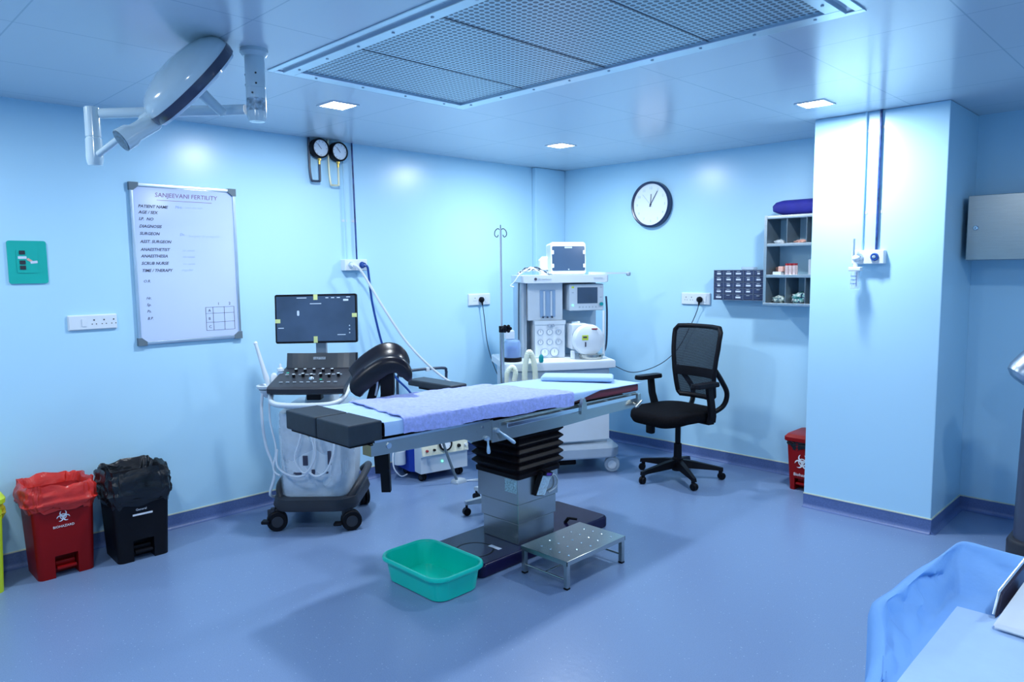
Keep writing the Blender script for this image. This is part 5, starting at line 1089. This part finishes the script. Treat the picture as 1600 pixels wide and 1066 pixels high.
mb = MB(); corr(mb, [(-0.29, -0.06, 0.66), (-0.292, -0.065, 0.80), (-0.280, -0.065, 0.90), (-0.258, -0.065, 0.950), (-0.230, -0.065, 0.90), (-0.215, -0.065, 0.80), (-0.215, -0.06, 0.66)], 0.019)
corr(mb, [(-0.43, -0.055, 0.70), (-0.425, -0.06, 0.79), (-0.40, -0.06, 0.835), (-0.375, -0.06, 0.84), (-0.36, -0.06, 0.80), (-0.37, -0.055, 0.74)], 0.017); mb.obj('breathing_hose', m_cream_hose, t)
mb = MB(); mb.lathe([(0.012, 0), (0.018, 0.01), (0.018, 0.04), (0.008, 0.06)], (-0.155, -0.005, 0.8625), seg=16); mb.obj('breathing_mask_valve', m_tealglass, t)
# things on top of the machine
t = thing('patient_monitor', 'white patient monitor with dark screen on top of the anaesthesia workstation', 'monitor', (0.0, 0.0, 0.0), math.radians(56))
AM = Matrix.Translation((0.995, -1.155, 0)) @ Matrix.Rotation(math.radians(56), 4, 'Z')
t.location = AM @ V((0.145, 0.33, TWH + 0.0585))
mb = MB(); F0 = frame((0, 0, 0.128), (1, 0, 0), (0, 0.06, 1))
mb.loft([rr(0.285, 0.245, 0.022, 5, z_) for z_ in (-0.13,)] + [rr(0.285, 0.245, 0.022, 5, -0.02), rr(0.288, 0.250, 0.024, 5, 0.0), rr(0.278, 0.24, 0.022, 5, 0.012)], True, F0); mb.box(-0.13, 0.13, -0.01, 0.13, 0.0, 0.014, bev=0.004); bd = mb.obj('monitor_housing', m_white, t)
mb = MB(); plate(mb, 0.0, -0.002, 0.262, 0.190, 0.010, 0.012, 0.0145, F0); mb.obj('screen', m_screen2, bd)
mb = MB()
for sx in (-1, 1):
    for y in (0.046, -0.058): plate(mb, sx * 0.127, y, 0.020, 0.030, 0.004, 0.012, 0.0165, F0)
mb.obj('bezel_tabs', m_white, bd)
mb = MB(); plate(mb, 0.0, 0.083, 0.06, 0.012, 0.002, 0.0145, 0.0152, F0); plate(mb, 0.0, -0.086, 0.010, 0.010, 0.004, 0.0145, 0.0152, F0); mb.obj('maker_label', m_grey, bd)
mb = MB(); mb.loft([rr(0.08, 0.07, 0.025, 5, z_, -0.165, 0.11) for z_ in (0.0, 0.03)]); mb.loft([rr(0.09, 0.08, 0.03, 5, 0.04, -0.165, 0.11), rr(0.09, 0.08, 0.03, 5, 0.115, -0.165, 0.11), rr(0.05, 0.05, 0.02, 5, 0.145, -0.155, 0.11)]); mb.obj('parameter_module', m_white, t)
t = thing('cable_bundle', 'tangle of white and dark monitor cables on top of the anaesthesia workstation', 'cables', AM @ V((-0.12, 0.36, TWH + 0.0585)), math.radians(56))
rnd = random.Random(4)
for k in range(9):
    x0 = -0.15 + rnd.uniform(0, 0.04); pts = []
    for q in range(7):
        pts.append((x0 + q * 0.034, -0.06 + rnd.uniform(-0.05, 0.06), 0.012 + 0.045 * math.sin(PI * q / 6) * rnd.uniform(0.5, 1.0) + 0.004 * (k % 3)))
    mb = MB(); mb.tube(pts, 0.005, seg=6); mb.obj('cable', (m_hosew, m_lgrey, m_cable)[k % 3 if k != 7 else 0], t)
mb = MB(); mb.tube([(-0.12, -0.10, 0.02), (-0.15, -0.13, 0.0), (-0.19, -0.15, -0.05), (-0.22, -0.15, -0.075), (-0.19, -0.155, -0.085)], 0.004, seg=6); mb.obj('cable', m_lgrey, t)
t = thing('swing_arm', 'thin pale swing arm reaching out right from the anaesthesia workstation top', 'arm', AM @ V((0.33, 0.30, TWH + 0.0585)), math.radians(56))
mb = MB(); mb.loft([[V((x, y, z)) for y, z in ((-w_, 0.002 + l_), (w_, 0.002 + l_), (w_, h_ + l_), (-w_, h_ + l_))] for x, w_, h_, l_ in ((-0.02, 0.03, 0.022, 0), (0.08, 0.022, 0.018, 0.0), (0.24, 0.014, 0.012, 0.002), (0.30, 0.010, 0.010, 0.002))]); mb.obj('arm', m_lgrey, t)
mb = MB(); mb.lathe([(0.010, -0.018), (0.018, -0.008), (0.018, 0.010), (0.010, 0.014)], (0.30, 0, 0.004), seg=16); mb.obj('arm_end', m_grey, t)

# ------------------------------------------------------------------ office chair
t = thing('office_chair', 'black mesh-back swivel office chair with armrests between table and pillar', 'chair', (1.660, -0.622, 0), math.radians(-11))
for k in range(5):
    a = math.radians(35 + 72 * k + 11); e = V((math.cos(a), math.sin(a), 0)); sd = V((-e.y, e.x, 0))
    mb = MB(); mb.loft([[e * q + sd * s * w_ + V((0, 0, z)) for s, z in ((-1, z0), (1, z0), (0.7, z1), (-0.7, z1))] for q, w_, z0, z1 in ((0.02, 0.030, 0.085, 0.145), (0.12, 0.026, 0.080, 0.130), (0.28, 0.018, 0.070, 0.098), (0.325, 0.016, 0.062, 0.088))]); mb.obj('base_spoke', m_black, t)
    caster(t, e.x * 0.315, e.y * 0.315, 0.026, 0.016, m_black, m_black, a + PI / 2 + 0.5, top=0.075)
mb = MB(); mb.lathe([(0.040, 0.060), (0.040, 0.15), (0.030, 0.16), (0.028, 0.26), (0.020, 0.265), (0.020, 0.43)], seg=24); mb.obj('gas_lift', m_black, t)
mb = MB(); mb.box(-0.09, 0.09, -0.11, 0.12, 0.425, 0.455, bev=0.01); mb.tube([(-0.08, -0.02, 0.44), (-0.17, -0.05, 0.43), (-0.22, -0.05, 0.39)], 0.008, seg=8); mb.box(-0.26, -0.195, -0.075, -0.03, 0.30, 0.40, bev=0.012, M=None); mb.obj('tilt_mechanism', m_black, t)
def seat_fn():
    lo = []
    for z, g in ((0.448, 0.08), (0.458, 0.02), (0.485, 0.0), (0.515, 0.005), (0.530, 0.03), (0.534, 0.08)):
        L_ = rr(0.51 - g, 0.52 - g, 0.14, 8, z, -0.01, -0.045)
        for p in L_:
            if p.y < -0.15: p.z -= (-(p.y) - 0.15) ** 1.5 * 0.5
        lo.append(L_)
    return lo
mb = MB(); mb.loft(seat_fn()); mb.obj('seat', mat('black_seat_fabric', (0.004, 0.004, 0.006), 0.85, var=0.3, vscale=50, bump=0.1, bscale=150, spec=0.08), t)
# backrest
def bk(z):   # half width, y position
    hw = lerp([(0.58, 0.170), (0.68, 0.180), (0.78, 0.190), (0.95, 0.212), (1.07, 0.218), (1.15, 0.210)], z)
    y = lerp([(0.58, 0.190), (0.68, 0.170), (0.78, 0.160), (0.90, 0.165), (1.02, 0.180), (1.15, 0.205)], z)
    return hw, y
zs_ = [0.585 + (1.105 - 0.585) * k / 18 for k in range(19)]
def bkrow(z, inset, dy):
    hw, y = bk(z); hw -= inset
    return [V((hw * s, y + dy + 0.03 * (1 - s * s) , z)) for s in [-1 + 2 * k / 8 for k in range(9)]]
mb = MB(); mb.grid(lambda a, b: (lambda r_: r_[min(8, int(round(b * 8)))])(bkrow(0.60 + 0.495 * a, 0.02, 0.0)), 18, 8); mb.obj('mesh_back', m_mesh, t, smooth=60)
mb = MB(); rim = []
for z in zs_[1:-1]: hw, y = bk(z); rim.append(V((-hw, y, z)))
hw, y = bk(1.10); rim += [V((-hw + 0.02, y + 0.010, 1.108))] + [V(((hw - 0.03) * s, y + 0.012 + 0.03 * (1 - s * s), 1.112)) for s in (-0.6, -0.2, 0.2, 0.6)] + [V((hw - 0.02, y + 0.010, 1.108))]
for z in zs_[-2:0:-1]: hw, y = bk(z); rim.append(V((hw, y, z)))
hw, y = bk(0.60); rim += [V(((hw - 0.02) * s, y + 0.03 * (1 - s * s), 0.592)) for s in (1, 0.4, -0.4, -1)]; rim.append(rim[0])
mb.tube(rim, 0.018, seg=8, sub=1); mb.obj('back_frame', m_black, t, smooth=60)
mb = MB(); mb.grid(lambda a, b: (lambda z: V(((bk(z)[0] - 0.01) * (2 * b - 1), bk(z)[1] + 0.004 + 0.03 * (1 - (2 * b - 1) ** 2), z)))(0.745 + 0.065 * a), 4, 10, thick=0.014); mb.obj('lumbar_bar', m_black, t)
for s in (-1, 1):
    mb = MB(); mb.tube([(s * 0.185, 0.18, 0.80), (s * 0.175, 0.26, 0.72), (s * 0.165, 0.335, 0.62), (s * 0.15, 0.32, 0.53), (s * 0.12, 0.24, 0.48), (s * 0.08, 0.10, 0.455)], 0.019, seg=10); mb.obj('back_support', m_black, t)
    mb = MB(); mb.loft([[V((s * x, y, z)) for x, y in ((x0 - 0.012, y0 - w_), (x0 + 0.014, y0 - w_), (x0 + 0.014, y0 + w_), (x0 - 0.012, y0 + w_))] for x0, y0, w_, z in ((0.26, 0.05, 0.035, 0.45), (0.275, 0.045, 0.030, 0.50), (0.285, 0.02, 0.026, 0.60), (0.280, 0.0, 0.024, 0.715))])
    mb.box(min(s * 0.10, s * 0.268), max(s * 0.10, s * 0.268), 0.02, 0.08, 0.437, 0.452, bev=0.004); ar = mb.obj('armrest_post', m_black, t)
    mb = MB(); mb.loft([rr(0.075, 0.24, 0.03, 5, 0.712, s * 0.275, -0.03), rr(0.082, 0.25, 0.034, 5, 0.722, s * 0.275, -0.03), rr(0.075, 0.24, 0.03, 5, 0.742, s * 0.275, -0.03)]); mb.obj('armrest_pad', m_black, t)
mb = MB(); mb.box(0.15, 0.165, 0.262, 0.2655, 0.555, 0.565) if 0 else None
mb = MB(); mb.box(0.20, 0.245, -0.01, 0.02, 0.505, 0.512); 
mb.b.free()

# ------------------------------------------------------------------ draped instrument trolley at lower right
t = thing('instrument_trolley', 'steel instrument trolley hidden under the blue drape at lower right', 'trolley', (4.52, -3.70, 0))
mb = MB(); mb.box(4.11, 4.90, -4.10, -3.31, 0.755, 0.774, bev=0.004); wp(mb.obj('trolley_top', m_steel), t)
mb = MB(); mb.box(4.13, 4.88, -4.08, -3.33, 0.22, 0.235, bev=0.004); wp(mb.obj('lower_shelf', m_steel), t)
for x in (4.14, 4.87):
    for y in (-4.07, -3.34):
        mb = MB(); mb.cyl((x, y, 0.05), (x, y, 0.755), 0.0125, seg=12); lg = wp(mb.obj('leg', m_chrome), t)
        mb = MB(); mb.cyl((x - 0.01, y, 0.028), (x + 0.012, y, 0.028), 0.028, seg=18); c_ = mb.obj('caster', m_black, lg)
path = [  # inner floor point, rim point
    ((4.10, -4.16, .782), (4.065, -4.16, .790)), ((4.10, -4.0, .782), (4.068, -4.0, .789)), ((4.098, -3.86, .782), (4.070, -3.86, .790)), ((4.094, -3.775, .782), (4.060, -3.775, .796)),
    ((4.088, -3.715, .782), (4.035, -3.700, .820)), ((4.080, -3.665, .782), (4.012, -3.645, .846)), ((4.074, -3.60, .782), (4.010, -3.60, .852)), ((4.070, -3.52, .782), (4.016, -3.52, .850)), ((4.067, -3.44, .782), (4.020, -3.44, .852)),
    ((4.064, -3.37, .782), (4.026, -3.33, .853)), ((4.063, -3.32, .782), (4.032, -3.22, .856)), ((4.066, -3.297, .782), (4.040, -3.172, .860)), ((4.085, -3.29, .782), (4.060, -3.152, .859)), ((4.14, -3.288, .782), (4.11, -3.150, .855)),
    ((4.20, -3.285, .782), (4.19, -3.148, .851)), ((4.4, -3.28, .782), (4.4, -3.146, .850)), ((4.7, -3.28, .782), (4.7, -3.146, .85)), ((4.90, -3.29, .782), (4.93, -3.15, .85)), ((4.925, -3.35, .782), (4.97, -3.20, .85)),
    ((4.93, -3.6, .782), (4.98, -3.6, .84)), ((4.93, -4.10, .782), (4.97, -4.12, .80)), ((4.90, -4.15, .782), (4.93, -4.17, .79)), ((4.5, -4.16, .782), (4.5, -4.18, .788)), ((4.14, -4.17, .782), (4.10, -4.19, .788))]
ctr = V((4.5, -3.7, 0)); n = len(path); ups = 10
def cr(i, k, which):
    q = [V(path[(i + j) % n][which]) for j in (-1, 0, 1, 2)]; 
    return 0.5 * ((2 * q[1]) + (q[2] - q[0]) * k + (2 * q[0] - 5 * q[1] + 4 * q[2] - q[3]) * k * k + (3 * q[1] - q[0] - 3 * q[2] + q[3]) * k ** 3)
rings = []
for f in (0.0, 0.12, 0.25, 0.38, 0.5, 0.62, 0.75, 0.86, 0.94, 1.0, 'l1', 'l2', 'l3', 'd1', 'd2', 'd3', 'd4'):
    rg = []
    for i in range(n):
        for j in range(ups):
            a, b = cr(i, j / ups, 0), cr(i, j / ups, 1); out = V((b.x - ctr.x, b.y - ctr.y, 0)).normalized()
            nm_ = V((b.x - a.x, b.y - a.y, 0)); out = nm_.normalized() if nm_.length > 1e-4 else out
            if isinstance(f, float):
                p = a.lerp(b, f); wv = mnoise.noise(V((p.x * 11, p.y * 11, f * 2.2))) + 0.5 * abs(mnoise.noise(V((p.x * 25 + 7, p.y * 25, f * 4))))
                cr_ = 1 - 2.2 * abs(mnoise.noise(V((p.x * 7 + p.y * 9, f * 1.6 + 5, p.y * 3)))); p += out * (0.020 * math.sin(f * PI) * wv + 0.022 * math.sin(f * PI) * max(0, cr_) ** 2) + V((0, 0, 0.012 * math.sin(f * PI) * wv))
            else:
                hgt = max(0.0, b.z - 0.79) / 0.06
                w_ = mnoise.noise(V((b.x * 6, b.y * 6, 3.0)))
                if f == 'l1': p = b + out * 0.010 + V((0, 0, 0.001))
                elif f == 'l2': p = b + out * 0.024 + V((0, 0, -0.008))
                elif f == 'l3': p = b + out * 0.030 + V((0, 0, -0.03))
                else:
                    dz = {'d1': 0.12, 'd2': 0.24, 'd3': 0.38, 'd4': 0.50}[f]
                    fold = math.sin((b.x + b.y) * 38 + w_ * 3) * 0.010 * dz / 0.3
                    p = V((b.x, b.y, b.z - dz)) + out * (0.028 + 0.010 * w_ + fold)
            rg.append(p)
    rings.append(rg)
mb = MB(); mb.loft(rings, cap=False)
inner = rings[0]
tb = bmesh.new(); vs = [tb.verts.new(p) for p in inner]; tb.faces.new(vs); bmesh.ops.triangulate(tb, faces=tb.faces[:]); mb.add(tb)
o = tag(mb.obj('drape', m_sheet2, smooth=70), 'blue surgical drape with raised edges covering the trolley at lower right', 'drape')
mb = MB(); mb.grid(lambda a, b: V((4.088 + 0.02 * a * 0 + (4.86 - 4.088) * b, -4.12 + (0.74) * a, 0.7875 + 0.0015 * mnoise.noise(V((a * 6, b * 6, 2))))), 30, 30, thick=0.003); o2 = mb.obj('folded_towel', m_sheet, smooth=60)
tag(o2, 'flat pale blue towel spread on the draped trolley at lower right', 'towel')
t = thing('medical_device', 'white sloping device with dark silver-edged side panel on the blue drape', 'medical device', (4.35, -3.40, 0.792))
def B3(pts, name, m):
    tb = bmesh.new(); v = [tb.verts.new(p) for p in pts]
    for f in ((0, 1, 2, 3), (4, 5, 6, 7), (0, 1, 5, 4), (1, 2, 6, 5), (2, 3, 7, 6), (3, 0, 4, 7)): tb.faces.new([v[i] for i in f])
    bmesh.ops.recalc_face_normals(tb, faces=tb.faces[:]); bmesh.ops.bevel(tb, geom=tb.edges[:], offset=0.004, segments=2, affect='EDGES')
    mb = MB(); mb.add(tb); return wp(mb.obj(name, m), t)
B3([(4.168, -3.455, .792), (4.52, -3.475, .792), (4.52, -3.24, .792), (4.185, -3.25, .792), (4.170, -3.448, .802), (4.52, -3.465, .805), (4.52, -3.27, .872), (4.198, -3.285, .858)], 'device_body', m_white)
B3([(4.160, -3.40, .792), (4.166, -3.40, .792), (4.188, -3.22, .792), (4.180, -3.22, .792), (4.164, -3.375, .842), (4.170, -3.375, .842), (4.200, -3.22, .895), (4.192, -3.22, .895)], 'side_panel', mat('purple_grey_panel', (0.05, 0.045, 0.08), 0.3))
mb = MB(); mb.tube([(4.160, -3.40, .800), (4.164, -3.378, .845), (4.194, -3.222, .898)], 0.003, seg=8, sub=1); wp(mb.obj('silver_edge', m_alu), t)
mb = MB(); M_ = frame((4.36, -3.37, 0.8385), (1, -0.04, 0), (0, 0.95, 0.33)); plate(mb, 0.02, 0.01, 0.22, 0.12, 0.006, -0.001, 0.003, M_); wp(mb.obj('display', m_screen2), t)

# ------------------------------------------------------------------ camera, world
f_, pi_, ya_, ro_ = 1130.9, 0.0995, 0.7818, 0.0103
Fc = V((-math.sin(ya_) * math.cos(pi_), math.cos(ya_) * math.cos(pi_), -math.sin(pi_))); Rc = V((math.cos(ya_), math.sin(ya_), 0)); Uc = Rc.cross(Fc)
# roll about the viewing axis
Rr = Rc * math.cos(ro_) - Uc * math.sin(ro_) * -1 * -1; 
Rr = Rc * math.cos(ro_) - Uc * math.sin(ro_); Ur = Fc.cross(Rr) * -1
cam = bpy.data.cameras.new('camera'); co = bpy.data.objects.new('camera', cam); C.objects.link(co)
Mx = Matrix((Rr, Rr.cross(Fc) if 0 else (Rr.cross(Fc)), -Fc)).transposed().to_4x4(); Mx.translation = V((4.479, -5.181, 1.55))
co.matrix_world = Mx; cam.lens = f_ * 36 / 1600; cam.sensor_width = 36; cam.clip_start = 0.05
bpy.context.scene.camera = co
w = bpy.data.worlds.new('world'); bpy.context.scene.world = w; w.use_nodes = True
w.node_tree.nodes['Background'].inputs[0].default_value = (0.4, 0.6, 0.9, 1); w.node_tree.nodes['Background'].inputs[1].default_value = 0.3
sc = bpy.context.scene; sc.view_settings.view_transform = 'Standard'; sc.view_settings.look = 'None'; sc.view_settings.exposure = 0.43
